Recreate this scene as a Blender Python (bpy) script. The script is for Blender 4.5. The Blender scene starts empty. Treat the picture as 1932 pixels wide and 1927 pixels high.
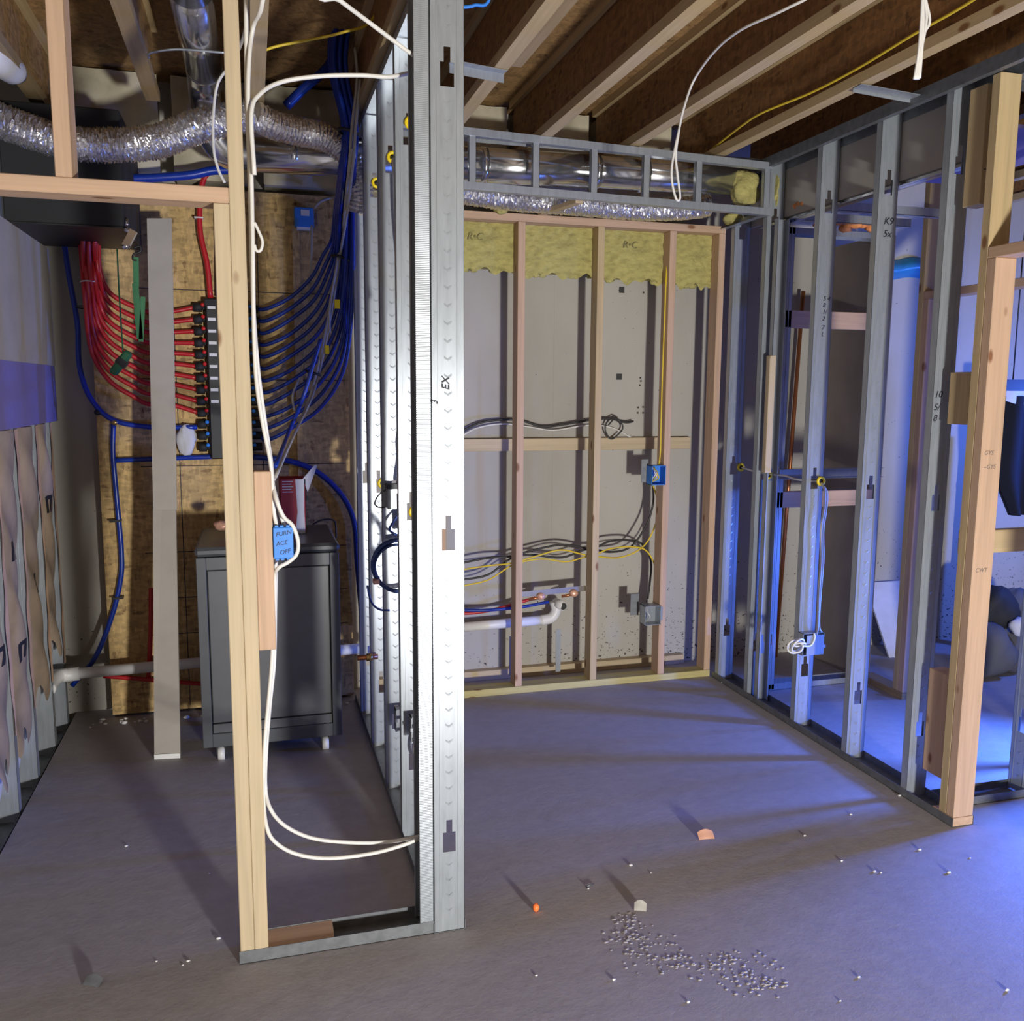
import bpy, bmesh, math, random
from mathutils import Vector, Matrix
random.seed(7)
S = bpy.context.scene
COL = S.collection
W, H, F = 1932, 1927, 1696.6
YAW, PITCH, ROLL, CH = 0.2811, -0.1341, 0.0066, 1.62

# ---------------------------------------------------------------- camera
def basis():
    cy, sy, cp, sp = math.cos(YAW), math.sin(YAW), math.cos(PITCH), math.sin(PITCH)
    f = Vector((sy*cp, cy*cp, sp)); r = Vector((cy, -sy, 0)); u = r.cross(f)
    c, s = math.cos(ROLL), math.sin(ROLL)
    return c*r + s*u, -s*r + c*u, f
R_, U_, F_ = basis()
cd = bpy.data.cameras.new('camera'); cam = bpy.data.objects.new('camera', cd); COL.objects.link(cam)
cd.sensor_fit = 'HORIZONTAL'; cd.sensor_width = 36; cd.lens = F/W*36; cd.clip_start = .02
cam.matrix_world = Matrix(((R_.x, U_.x, -F_.x, 0), (R_.y, U_.y, -F_.y, 0), (R_.z, U_.z, -F_.z, CH), (0, 0, 0, 1)))
S.camera = cam

# ---------------------------------------------------------------- light
S.view_settings.view_transform = 'Standard'; S.view_settings.look = 'None'
S.view_settings.gamma = 1; S.view_settings.use_curve_mapping = False
S.view_settings.exposure = 0.0
wd = bpy.data.worlds.new('World'); S.world = wd; wd.use_nodes = True
wd.node_tree.nodes['Background'].inputs[0].default_value = (1.0, .76, .50, 1)
wd.node_tree.nodes['Background'].inputs[1].default_value = .09
def area(name, loc, target, size, power, col):
    l = bpy.data.lights.new(name, 'AREA'); l.shape = 'DISK'; l.size = size; l.energy = power; l.color = col
    o = bpy.data.objects.new(name, l); COL.objects.link(o); o.location = loc
    o.rotation_euler = (Vector(target)-Vector(loc)).to_track_quat('-Z', 'Y').to_euler(); return o
area('work_lamp_light', (1.5, -1.8, .5), (1.1, 3.2, 1.1), .28, 250, (1, .985, .96))      # low white work lamp behind the viewer
area('blue_lamp_light', (4.0, 2.86, .5), (2.2, 2.4, .1), .25, 98, (.07, .19, 1)).data.spread = math.radians(140)          # blue lamp in the room on the right

area('added_far_blue_fill', (5.1, 3.5, 1.5), (3.9, 4.77, 1.1), .3, 42, (.06, .17, 1))                       # added unseen fill light, no known source, to turn the far wall blue

# ---------------------------------------------------------------- pixel helpers: a direction plus the plane the thing lies on
def ray(px, py): return F_ + R_*((px-W/2)/F) - U_*((py-H/2)/F)
def gz(px, py, z=0): m = ray(px, py); return Vector((0, 0, CH)) + m*((z-CH)/m.z)
def gy(px, py, Y): m = ray(px, py); return Vector((0, 0, CH)) + m*(Y/m.y)
def gx(px, py, X): m = ray(px, py); return Vector((0, 0, CH)) + m*(X/m.x)
def path(pts, Y):
    out = []
    for i, p in enumerate(pts): out.append(gy(p[0], p[1], p[2] if len(p) > 2 else Y))
    return out

# ---------------------------------------------------------------- materials
def nt(name):
    m = bpy.data.materials.new(name); m.use_nodes = True
    t = m.node_tree; return m, t, t.nodes['Principled BSDF']
def mapped(t, scale):
    tc = t.nodes.new('ShaderNodeTexCoord'); mp = t.nodes.new('ShaderNodeMapping')
    mp.inputs['Scale'].default_value = scale; t.links.new(tc.outputs['Object'], mp.inputs['Vector']); return mp.outputs[0]
def noise(t, vec, scale, detail=4, rough=.55):
    n = t.nodes.new('ShaderNodeTexNoise'); n.inputs['Scale'].default_value = scale
    n.inputs['Detail'].default_value = detail; n.inputs['Roughness'].default_value = rough
    t.links.new(vec, n.inputs['Vector']); return n.outputs['Fac']
def ramp(t, fac, stops):
    r = t.nodes.new('ShaderNodeValToRGB'); e = r.color_ramp.elements
    while len(e) < len(stops): e.new(.5)
    for i, (p, c) in enumerate(stops): e[i].position = p; e[i].color = (*c, 1)
    t.links.new(fac, r.inputs[0]); return r.outputs[0]
def mixc(t, fac, a, b, mode='MIX'):
    n = t.nodes.new('ShaderNodeMix'); n.data_type = 'RGBA'; n.blend_type = mode
    for s, v in ((n.inputs['Factor'], fac), (n.inputs[6], a), (n.inputs[7], b)):
        if hasattr(v, 'node'): t.links.new(v, s)
        else: s.default_value = v if isinstance(v, (int, float)) else (*v, 1)
    return n.outputs[2]
def bump(t, b, fac, strength, dist=.002):
    n = t.nodes.new('ShaderNodeBump'); n.inputs['Strength'].default_value = strength; n.inputs['Distance'].default_value = dist
    t.links.new(fac, n.inputs['Height']); t.links.new(n.outputs[0], b.inputs['Normal'])
def mk(name, c, rough=.6, metal=0, var=.12, scale=(8, 8, 8), bmp=0, detail=4, bdist=.002):
    m, t, b = nt(name)
    v = noise(t, mapped(t, scale), 1, detail)
    lo = tuple(max(0, x*(1-var*2)) for x in c); hi = tuple(min(1, x*(1+var*1.6)) for x in c)
    t.links.new(ramp(t, v, [(.28, lo), (.5, c), (.74, hi)]), b.inputs['Base Color'])
    b.inputs['Roughness'].default_value = rough; b.inputs['Metallic'].default_value = metal
    if bmp: bump(t, b, v, bmp, bdist)
    return m
def wood(name, c, axis):
    m, t, b = nt(name)
    sc = [26, 26, 26]; sc[axis] = 1.1
    n1 = noise(t, mapped(t, sc), 1, 5)
    sc2 = [90, 90, 90]; sc2[axis] = 3
    n2 = noise(t, mapped(t, sc2), 1, 3)
    a = ramp(t, n1, [(.25, tuple(x*.72 for x in c)), (.5, c), (.78, tuple(min(1, x*1.18) for x in c))])
    a = mixc(t, .35, a, ramp(t, n2, [(.3, tuple(x*.7 for x in c)), (.7, tuple(min(1, x*1.15) for x in c))]))
    v = t.nodes.new('ShaderNodeTexVoronoi'); sk = [9, 9, 9]; sk[axis] = 4.2
    t.links.new(mapped(t, sk), v.inputs['Vector']); v.inputs['Scale'].default_value = 1
    k = ramp(t, v.outputs['Distance'], [(.07, (1, 1, 1)), (.13, (0, 0, 0))])
    a = mixc(t, k, a, (c[0]*.42, c[1]*.27, c[2]*.18))
    t.links.new(a, b.inputs['Base Color']); b.inputs['Roughness'].default_value = .62
    bump(t, b, n2, .25, .001); return m
def osb(name, c, dark, axisstretch=(14, 14, 14)):
    m, t, b = nt(name)
    outs = []
    for sc in ((26, 26, 70), (80, 80, 24)):
        v = t.nodes.new('ShaderNodeTexVoronoi'); v.inputs['Scale'].default_value = 1
        n = t.nodes.new('ShaderNodeTexNoise'); n.inputs['Scale'].default_value = 5
        mp = mapped(t, sc); t.links.new(mp, n.inputs['Vector'])
        ad = t.nodes.new('ShaderNodeVectorMath'); ad.operation = 'MULTIPLY_ADD'
        t.links.new(n.outputs['Color'], ad.inputs[0]); ad.inputs[1].default_value = (.5, .5, .5); t.links.new(mp, ad.inputs[2])
        t.links.new(ad.outputs[0], v.inputs['Vector']); outs.append(v.outputs['Color'])
    s1 = t.nodes.new('ShaderNodeSeparateColor'); t.links.new(outs[0], s1.inputs[0])
    s2 = t.nodes.new('ShaderNodeSeparateColor'); t.links.new(outs[1], s2.inputs[0])
    a = ramp(t, s1.outputs[0], [(0, tuple(x*.6 for x in c)), (.5, c), (.95, tuple(min(1, x*1.4) for x in c)), (.97, dark)])
    a2 = ramp(t, s2.outputs[1], [(0, tuple(x*.65 for x in c)), (.6, c), (.95, tuple(min(1, x*1.35) for x in c)), (.97, dark)])
    a = mixc(t, .5, a, a2)
    t.links.new(a, b.inputs['Base Color']); b.inputs['Roughness'].default_value = .7
    bump(t, b, s1.outputs[2], .15, .001); return m
M = {}
TAN, PINK, PALE = (.52, .385, .20), (.55, .365, .235), (.52, .41, .255)
for i, a in enumerate('xyz'):
    M['tan_'+a] = wood('framing_lumber_tan_'+a, TAN, i); M['pink_'+a] = wood('framing_lumber_pink_'+a, PINK, i)
    M['pale_'+a] = wood('framing_lumber_pale_'+a, PALE, i)
M['treated'] = wood('treated_lumber', (.50, .43, .18), 0)
M['dim_wood'] = wood('weathered_joist_lumber', (.34, .24, .12), 1)
M['steel'] = mk('galvanized_steel', (.36, .39, .415), .31, .42, .07, (60, 60, 9), .1)
M['steel_bright'] = mk('bright_galvanized_duct', (.72, .73, .74), .17, .95, .05, (25, 25, 25), .04)
M['track'] = mk('dull_dark_steel_track', (.20, .21, .22), .5, .6, .12, (30, 30, 30))
M['foil'] = mk('crinkled_foil', (.86, .86, .88), .13, .95, .06, (120, 120, 120), .9, 3, .004)
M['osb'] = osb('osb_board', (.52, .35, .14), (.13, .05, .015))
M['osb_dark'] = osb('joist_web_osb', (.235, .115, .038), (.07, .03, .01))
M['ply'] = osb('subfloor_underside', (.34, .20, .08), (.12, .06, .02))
M['gyp'] = mk('grey_gypsum_paper', (.40, .365, .315), .85, 0, .05, (5, 5, 5))
M['gyp_edge'] = mk('white_gypsum_core', (.8, .79, .76), .9, 0, .03)
M['gyp_brown'] = mk('brown_gypsum_back', (.30, .25, .20), .85, 0, .1, (4, 4, 3))
M['purple'] = mk('purple_gypsum_paper', (.20, .17, .40), .85, 0, .05, (4, 4, 4))
M['kraft'] = mk('kraft_paper', (.33, .25, .175), .8, 0, .16, (9, 7, 5), .4, 5, .01)
M['kraft_pale'] = mk('pale_kraft_flange', (.62, .40, .26), .8, 0, .1, (10, 10, 5))
M['wool'] = mk('yellow_mineral_wool', (.43, .38, .13), .95, 0, .16, (22, 22, 40), .9, 6, .012)
M['rimwool'] = mk('cream_rim_insulation', (.52, .47, .34), .9, 0, .12, (7, 7, 7), .6, 4, .01)
M['foam'] = mk('orange_fire_foam', (.80, .30, .09), .8, 0, .15, (40, 40, 40), .8, 4, .008)
def plain(name, c, r=.45, metal=0): M[name] = mk(name+'_finish', c, r, metal, .04, (12, 12, 12))
plain('black', (.012, .012, .013), .5); plain('matte_black', (.016, .016, .017), .75); plain('white_cable', (.74, .72, .66), .45)
plain('grey_cable', (.40, .38, .34), .5); plain('black_cable', (.03, .028, .026), .5); plain('yellow_cable', (.72, .52, .03), .45)
plain('yellow', (.85, .62, .01), .4); plain('red_tube', (.48, .016, .022), .35); plain('blue_tube', (.008, .035, .30), .3)
plain('blue_box', (.03, .22, .72), .5); plain('blue_dark', (.03, .08, .3), .5); plain('pvc', (.74, .73, .70), .4)
plain('copper', (.62, .24, .10), .3, .8); plain('coppers', (.72, .40, .28), .4, .3); plain('cab', (.075, .08, .085), .38); plain('cab_panel', (.11, .115, .12), .32)
plain('label', (.72, .72, .72), .6); plain('red', (.6, .02, .02), .4); plain('green_strap', (.03, .16, .06), .6)
plain('chrome', (.8, .8, .82), .15, 1); plain('wool_print', (.25, .22, .08), .9); plain('ink', (.015, .015, .025), .6); plain('pencil', (.18, .14, .12), .7); plain('brass', (.6, .42, .15), .3, .9)
plain('carton_red', (.36, .03, .04), .6); plain('carton_white', (.6, .6, .6), .6); plain('navy', (.003, .005, .014), .9)
plain('whitish', (.6, .6, .62), .8); plain('dirt', (.10, .08, .06), .95); plain('orange_bit', (1.0, .22, .05), .5); plain('tarp', (.03, .22, .45), .35)
plain('rubble', (.10, .10, .11), .9); plain('hole', (.05, .05, .045), .9); plain('cable_blue', (.02, .05, .20), .5)

# concrete floor and wall
def floor_mat():
    m, t, b = nt('painted_slab')
    n1 = noise(t, mapped(t, (1.3, 1.3, 1)), 1, 5); n2 = noise(t, mapped(t, (70, 70, 70)), 1, 6, .7)
    n3 = noise(t, mapped(t, (15, 19, 15)), 1, 6, .7)
    a = ramp(t, n1, [(.3, (.335, .315, .32)), (.6, (.395, .372, .38)), (.8, (.435, .41, .42))])
    a = mixc(t, .25, a, ramp(t, n3, [(.35, (.27, .252, .255)), (.65, (.46, .435, .445))]))
    t.links.new(a, b.inputs['Base Color']); b.inputs['Roughness'].default_value = .68
    ad = t.nodes.new('ShaderNodeMath'); ad.operation = 'MULTIPLY_ADD'; t.links.new(n3, ad.inputs[0]); ad.inputs[1].default_value = 2.2
    t.links.new(n2, ad.inputs[2]); bump(t, b, ad.outputs[0], .38, .002); return m
def wall_mat():
    m, t, b = nt('poured_concrete')
    n1 = noise(t, mapped(t, (1.2, 1.2, .7)), 1, 5); n2 = noise(t, mapped(t, (50, 50, 50)), 1, 4)
    a = ramp(t, n1, [(.3, (.36, .335, .285)), (.55, (.44, .415, .36)), (.8, (.50, .475, .42))])
    # streak stains running down
    n3 = noise(t, mapped(t, (7, 7, .35)), 1, 3)
    a = mixc(t, ramp(t, n3, [(.62, (0, 0, 0)), (.74, (.5, .5, .5))]), a, (.36, .29, .18))
    # tar spatter towards the foot of the wall, thick towards its right end
    sp = noise(t, mapped(t, (55, 55, 75)), 1, 2)
    tc = t.nodes.new('ShaderNodeTexCoord'); sx = t.nodes.new('ShaderNodeSeparateXYZ'); t.links.new(tc.outputs['Object'], sx.inputs[0])
    mr = t.nodes.new('ShaderNodeMapRange'); t.links.new(sx.outputs['Z'], mr.inputs[0]); mr.inputs[1].default_value = .05; mr.inputs[2].default_value = .85; mr.inputs[3].default_value = .085; mr.inputs[4].default_value = -.04
    mx = t.nodes.new('ShaderNodeMapRange'); t.links.new(sx.outputs['X'], mx.inputs[0]); mx.inputs[1].default_value = 1.0; mx.inputs[2].default_value = 2.6; mx.inputs[3].default_value = -.02; mx.inputs[4].default_value = .035
    a1 = t.nodes.new('ShaderNodeMath'); a1.operation = 'ADD'; t.links.new(mr.outputs[0], a1.inputs[0]); t.links.new(mx.outputs[0], a1.inputs[1])
    a2 = t.nodes.new('ShaderNodeMath'); a2.operation = 'ADD'; t.links.new(a1.outputs[0], a2.inputs[0]); t.links.new(sp, a2.inputs[1])
    a = mixc(t, ramp(t, a2.outputs[0], [(.735, (0, 0, 0)), (.755, (1, 1, 1))]), a, (.06, .055, .05))
    t.links.new(a, b.inputs['Base Color']); b.inputs['Roughness'].default_value = .85; bump(t, b, n2, .25, .002); return m
M['floor'] = floor_mat(); M['concrete'] = wall_mat()

# ---------------------------------------------------------------- mesh builder
class MB:
    def __init__(s): s.v = []; s.f = []; s.sm = []
    def add(s, vs, fs, smooth=False):
        o = len(s.v); s.v += [tuple(v) for v in vs]; s.f += [tuple(i+o for i in f) for f in fs]; s.sm += [smooth]*len(fs); return s
    def box(s, x0, y0, z0, x1, y1, z1):
        x0, x1 = sorted((x0, x1)); y0, y1 = sorted((y0, y1)); z0, z1 = sorted((z0, z1))
        return s.add([(x, y, z) for x in (x0, x1) for y in (y0, y1) for z in (z0, z1)],
                     [(0, 1, 3, 2), (4, 6, 7, 5), (0, 4, 5, 1), (2, 3, 7, 6), (0, 2, 6, 4), (1, 5, 7, 3)])
    def obox(s, c, ax, ay, az):     # centre and three half-axis vectors
        c, ax, ay, az = map(Vector, (c, ax, ay, az))
        return s.add([c+i*ax+j*ay+k*az for i in (-1, 1) for j in (-1, 1) for k in (-1, 1)],
                     [(0, 1, 3, 2), (4, 6, 7, 5), (0, 4, 5, 1), (2, 3, 7, 6), (0, 2, 6, 4), (1, 5, 7, 3)])
    def bar(s, a, b, w, d, up=(0, 0, 1)):   # rectangular bar from a to b
        a, b = Vector(a), Vector(b); t = (b-a); u = Vector(up)
        n = t.cross(u).normalized(); m = n.cross(t).normalized()
        return s.obox((a+b)/2, t/2, n*w/2, m*d/2)
    def prism(s, poly, dvec):       # poly list of points, extruded by dvec
        n = len(poly); d = Vector(dvec); p = [Vector(q) for q in poly]
        return s.add(p+[q+d for q in p], [tuple(range(n-1, -1, -1)), tuple(range(n, 2*n))]+[(i, (i+1) % n, n+(i+1) % n, n+i) for i in range(n)])
    def sweep(s, pts, rad, n=8, closed=False, cap=True, flat=1):
        pts = [Vector(p) for p in pts]; m = len(pts); vs = []; prev = None
        for i, p in enumerate(pts):
            if closed: t = pts[(i+1) % m]-pts[i-1]
            else: t = pts[min(i+1, m-1)]-pts[max(i-1, 0)]
            t = t.normalized() if t.length > 1e-9 else Vector((0, 0, 1))
            if prev is None:
                a = Vector((0, 0, 1)) if abs(t.z) < .9 else Vector((1, 0, 0)); prev = (a-t*a.dot(t)).normalized()
            else:
                q = prev-t*prev.dot(t); prev = q.normalized() if q.length > 1e-6 else prev
            b = t.cross(prev); r = rad[i] if isinstance(rad, list) else rad
            for k in range(n):
                an = 2*math.pi*k/n; vs.append(p+prev*math.cos(an)*r+b*math.sin(an)*r*flat)
        fs = [(i*n+k, i*n+(k+1) % n, ((i+1) % m)*n+(k+1) % n, ((i+1) % m)*n+k) for i in range(m if closed else m-1) for k in range(n)]
        if cap and not closed: fs += [tuple(range(n-1, -1, -1)), tuple((m-1)*n+k for k in range(n))]
        return s.add(vs, fs, True)
    def tube(s, pts, r, n=8, step=5, flat=1): return s.sweep(smooth(pts, step), r, n, flat=flat)
    def cyl(s, a, b, r, n=16, r2=None): return s.sweep([a, b], [r, r if r2 is None else r2], n)
    def torus(s, c, axis, R, r, n=24, k=8):
        axis = Vector(axis).normalized(); a = axis.orthogonal().normalized(); b = axis.cross(a)
        return s.sweep([Vector(c)+a*R*math.cos(2*math.pi*i/n)+b*R*math.sin(2*math.pi*i/n) for i in range(n)], r, k, closed=True)
    def lump(s, c, rx, ry, rz, seed=0, nu=14, nv=9, amp=.2):
        rd = random.Random(seed); ph = [rd.uniform(0, 6.28) for _ in range(8)]; vs = []
        for j in range(nv+1):
            th = math.pi*j/nv
            for i in range(nu):
                a = 2*math.pi*i/nu
                k = 1+amp*(math.sin(3*a+ph[0])*math.sin(2*th+ph[1])+.6*math.sin(5*a+ph[2]+3*th)+.5*math.cos(4*th+ph[3]+2*a))*math.sin(th)
                vs.append((c[0]+rx*k*math.sin(th)*math.cos(a), c[1]+ry*k*math.sin(th)*math.sin(a), c[2]+rz*k*math.cos(th)))
        return s.add(vs, [(j*nu+i, (j+1)*nu+i, (j+1)*nu+(i+1) % nu, j*nu+(i+1) % nu) for j in range(nv) for i in range(nu)], True)
    def grid(s, fn, nu, nv):        # fn(u,v)->point
        vs = [fn(i/nu, j/nv) for j in range(nv+1) for i in range(nu+1)]
        return s.add(vs, [(j*(nu+1)+i, j*(nu+1)+i+1, (j+1)*(nu+1)+i+1, (j+1)*(nu+1)+i) for j in range(nv) for i in range(nu)], True)
def smooth(pts, step=5):
    P = [Vector(p) for p in pts]
    if len(P) < 3: return P
    Q = [P[0]*2-P[1]]+P+[P[-1]*2-P[-2]]; out = []
    for i in range(1, len(Q)-2):
        a, b, c, d = Q[i-1:i+3]
        for k in range(step):
            t = k/step
            out.append(.5*((2*b)+(c-a)*t+(2*a-5*b+4*c-d)*t*t+(3*b-a-3*c+d)*t**3))
    return out+[P[-1]]

# ---------------------------------------------------------------- objects
def tag(o, label=None, cat=None, group=None, kind=None):
    if label: o['label'] = label
    if cat: o['category'] = cat
    if group: o['group'] = group
    if kind: o['kind'] = kind
    return o
def mesh(name, mb, mat, loc=(0, 0, 0), bev=0):
    me = bpy.data.meshes.new(name); L = Vector(loc)
    me.from_pydata([tuple(Vector(v)-L) for v in mb.v], [], mb.f)
    bm = bmesh.new(); bm.from_mesh(me)
    sm = mb.sm
    for f, q in zip(bm.faces, sm): f.smooth = q
    if bev:
        es = [e for e in bm.edges if len(e.link_faces) == 2 and e.calc_face_angle(0) > .6]
        bmesh.ops.bevel(bm, geom=es, offset=bev, segments=1, affect='EDGES')
    bmesh.ops.recalc_face_normals(bm, faces=bm.faces); bm.to_mesh(me); bm.free()
    me.materials.append(M[mat]); return me
def root(o):
    while o.parent: o = o.parent
    return o
def wloc(o):
    v = Vector(o.location)
    while o.parent: o = o.parent; v += Vector(o.location)
    return v
def thing(name, label, cat, loc=(0, 0, 0), group=None):
    o = bpy.data.objects.new(name, None); o.empty_display_size = .05; COL.objects.link(o); o.location = loc
    return tag(o, label, cat, group)
def part(name, mb, mat, parent, label=None, bev=0, kind=None):
    off = wloc(parent)
    o = bpy.data.objects.new(name, mesh(name, mb, mat, off, bev)); COL.objects.link(o); o.parent = parent
    return tag(o, label, None, None, kind)
def solid(name, mb, mat, label, cat, group=None, bev=0, kind=None):      # a thing that is one mesh
    xs = [Vector(v) for v in mb.v]; n = len(xs)
    loc = Vector((sum(v.x for v in xs)/n, sum(v.y for v in xs)/n, min(v.z for v in xs)))
    o = bpy.data.objects.new(name, mesh(name, mb, mat, loc, bev)); COL.objects.link(o); o.location = loc
    return tag(o, label, cat, group, kind)
def struct(name, mb, mat, bev=0):
    o = bpy.data.objects.new(name, mesh(name, mb, mat, (0, 0, 0), bev)); COL.objects.link(o); return tag(o, kind='structure')
def inst(src, parent, loc):                                              # copy of a part and its sub-parts, same mesh data
    c = src.copy(); COL.objects.link(c); c.parent = parent; c.location = Vector(loc)-Vector(root(parent).location)
    for ch in [x for x in bpy.data.objects if x.parent == src]:
        d = ch.copy(); COL.objects.link(d); d.parent = c
    return c
def B(x0, y0, z0, x1, y1, z1): return MB().box(x0, y0, z0, x1, y1, z1)
def text(name, s, o, xd, ud, size, mat, parent, depth=.0004):
    cu = bpy.data.curves.new(name, 'FONT'); cu.body = s; cu.size = size; cu.extrude = depth; cu.shear = .25
    t = bpy.data.objects.new(name, cu); COL.objects.link(t)
    me = bpy.data.meshes.new_from_object(t.evaluated_get(bpy.context.evaluated_depsgraph_get()))
    bpy.data.objects.remove(t); xd, ud = Vector(xd).normalized(), Vector(ud).normalized(); nd = xd.cross(ud)
    off = Vector(o)-wloc(parent)
    for v in me.vertices: v.co = off+xd*v.co.x+ud*v.co.y+nd*v.co.z
    me.materials.clear(); me.materials.append(M[mat])
    ob = bpy.data.objects.new(name, me); COL.objects.link(ob); ob.parent = parent; return ob

# ================================================================ the setting
YB = 4.77
struct('floor', B(-.89, -4, -.12, 7.2, 4.9, 0), 'floor')
struct('floor_gap', MB().grid(lambda u, v: (-1.6+.75*u, 2.2+2.7*v, -.075+.03*math.sin(23*u+9*v)*math.sin(31*v)), 14, 40), 'dirt')
struct('wall_back', B(-1.6, YB, -.1, 7.2, YB+.2, 3.05), 'concrete')
struct('wall_left', B(-1.6, -4, -.12, -1.4, 4.9, 3.05), 'concrete')
struct('wall_right', B(7.2, -4, -.12, 7.4, 4.9, 3.05), 'concrete')
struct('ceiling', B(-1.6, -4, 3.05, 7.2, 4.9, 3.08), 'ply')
# formwork seam lines, cut pockets and drill holes of the concrete wall
wb = bpy.data.objects['wall_back']
for i, x in enumerate((1.61, .98)):
    part('form_seam', B(x, YB-.0015, .2, x+.012, YB+.01, 2.3), 'concrete', wb)
for px, py in ((1173, 547), (1168, 711)):
    p = gy(px, py, YB); part('tie_hole', B(p.x-.016, YB-.002, p.z-.017, p.x+.016, YB+.01, p.z+.017), 'hole', wb)
for px, py in ((1214, 552), (1208, 713), (1209, 719), (1207, 727), (1204, 769), (1213, 768), (1203, 779), (1213, 779)):
    p = gy(px, py, YB); part('drill_hole', B(p.x-.005, YB-.002, p.z-.005, p.x+.005, YB+.01, p.z+.005), 'hole', wb)
# furring strips on the concrete
part('furring_strip', B(.6, YB-.038, 1.284, 2.44, YB, 1.352), 'pale_x', wb, 'pale wood strip fixed across the concrete', .002)
part('furring_strip', B(.6, YB-.05, 0, 2.44, YB, .055), 'pale_x', wb, 'pale wood strip at the foot of the concrete', .002)

# ---------------------------------------------------------------- I-joists overhead
JX = [-.79, -.34, .06, .478, .892, 1.316, 1.76, 2.228, 2.66, 3.1, 3.54, 3.98, 4.42]
JL = ['leftmost joist over the black plenum box', 'joist stopping short beside the grey round duct', 'joist just behind the top of the double wood post',
      'joist running right above the steel partition', 'joist with a rough doubled edge next right of the partition', 'second joist right of the steel partition',
      'third joist right of the steel partition', 'last joist before the right hand stud wall, with yellow cable beside it']
for i, x in enumerate(JX):
    y1 = 4.03 if i == 1 else 4.56
    lab = JL[i] if i < len(JL) else 'joist over the blue lit room, '+['first', 'second', 'third', 'fourth', 'fifth'][i-8]+' beyond the right stud wall'
    j = thing('floor_joist', 'tan wooden '+lab, 'joist', (x, -3, 2.752), 'floor joists')
    part('bottom_flange', B(x-.027, -3, 2.752, x+.027, y1, 2.79), 'dim_wood' if i in (0, 1, 3) else 'tan_y', j)
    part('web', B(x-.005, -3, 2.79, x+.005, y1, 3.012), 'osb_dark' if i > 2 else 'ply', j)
    part('top_flange', B(x-.027, -3, 3.012, x+.027, y1, 3.049), 'tan_y', j)
    if i == 4: part('stiffener_board', B(x+.028, -3, 2.775, x+.085, 3.3, 2.80), 'dim_wood', j)
# insulation stuffed at the rim between the joists
RL = ['behind the corrugated duct at the left', 'behind the round duct', 'left of the steel partition', 'right behind the steel partition', 'above the left end of the steel soffit', 'above the middle of the steel soffit', 'above the right of the steel soffit']
for i in range(7):
    a, b = JX[i]+.03, JX[i+1]-.03
    def fn(u, v, a=a, b=b, i=i):
        return (a+(b-a)*u, 4.60-.035*math.sin(math.pi*u)*math.sin(math.pi*v)-.008*math.sin(17*u+i)*math.sin(13*v+2*i), 2.58+.45*v)
    mb = MB().grid(fn, 12, 14); mb.box(a+.004, 4.61, 2.58, b-.004, 4.74, 3.03)
    solid('rim_insulation', mb, 'rimwool', 'cream rim insulation batt in the joist bay '+RL[i], 'insulation', 'rim insulation between joists')

# ================================================================ steel stud builders
def track(name, parent, x0, y0, x1, y1, z, up=1, lip=.032, mat='track', axis='x', label=None):
    t = .0014; m = MB(); m.box(x0, y0, z, x1, y1, z+t*up)
    if axis == 'x': m.box(x0, y0, z, x1, y0+t, z+lip*up).box(x0, y1-t, z, x1, y1, z+lip*up)
    else: m.box(x0, y0, z, x0+t, y1, z+lip*up).box(x1-t, y0, z, x1, y1, z+lip*up)
    return part(name, m, mat, parent, label)
KN = (.305, 1.215, 2.465)
PROTO = {}
def stud_parts(w, L, axis, sgn, kn, fl, chev):
    """web in the plane of its width, flanges turned to +-depth; local coordinates, z from 0"""
    t = .0014
    def P(a, d, z): return (a, d*sgn, z) if axis == 'x' else (d*sgn, a, z)
    web = MB()
    def bx(m, a0, d0, z0, a1, d1, z1):
        p, q = P(a0, d0, z0), P(a1, d1, z1); m.box(*p, *q)
    c = w/2; z = 0
    for k in kn:
        bx(web, 0, 0, z, w, t, k-.05)
        bx(web, 0, 0, k-.05, c-.019, t, k+.05); bx(web, c+.019, 0, k-.05, w, t, k+.05)
        bx(web, c-.019, 0, k+.012, c-.009, t, k+.05); bx(web, c+.009, 0, k+.012, c+.019, t, k+.05)
        z = k+.05
    bx(web, 0, 0, z, w, t, L)
    for a in (w*.2, w*.8): bx(web, a-.002, -.0012, 0, a+.002, 0, L)
    if chev:
        zz = .06
        while zz < L-.05:
            if all(abs(zz-k) > .075 for k in kn):
                for s in (-1, 1):
                    v = [P(c, -.0018, zz), P(c, -.0018, zz+.006), P(c+s*.011, -.0003, zz+.014), P(c+s*.011, -.0003, zz+.008), P(c+s*.002, .0005, zz+.002), P(c+s*.009, .0005, zz+.014)]
                    web.add(v, [(0, 1, 2, 3), (0, 3, 5, 4), (1, 4, 5, 2)])
            zz += .048
    f1, f2 = MB(), MB()
    bx(f1, 0, 0, 0, t, fl, L); bx(f1, 0, fl-t, 0, .008, fl, L)
    bx(f2, w-t, 0, 0, w, fl, L); bx(f2, w-.008, fl-t, 0, w, fl, L)
    return web, f1, f2
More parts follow.
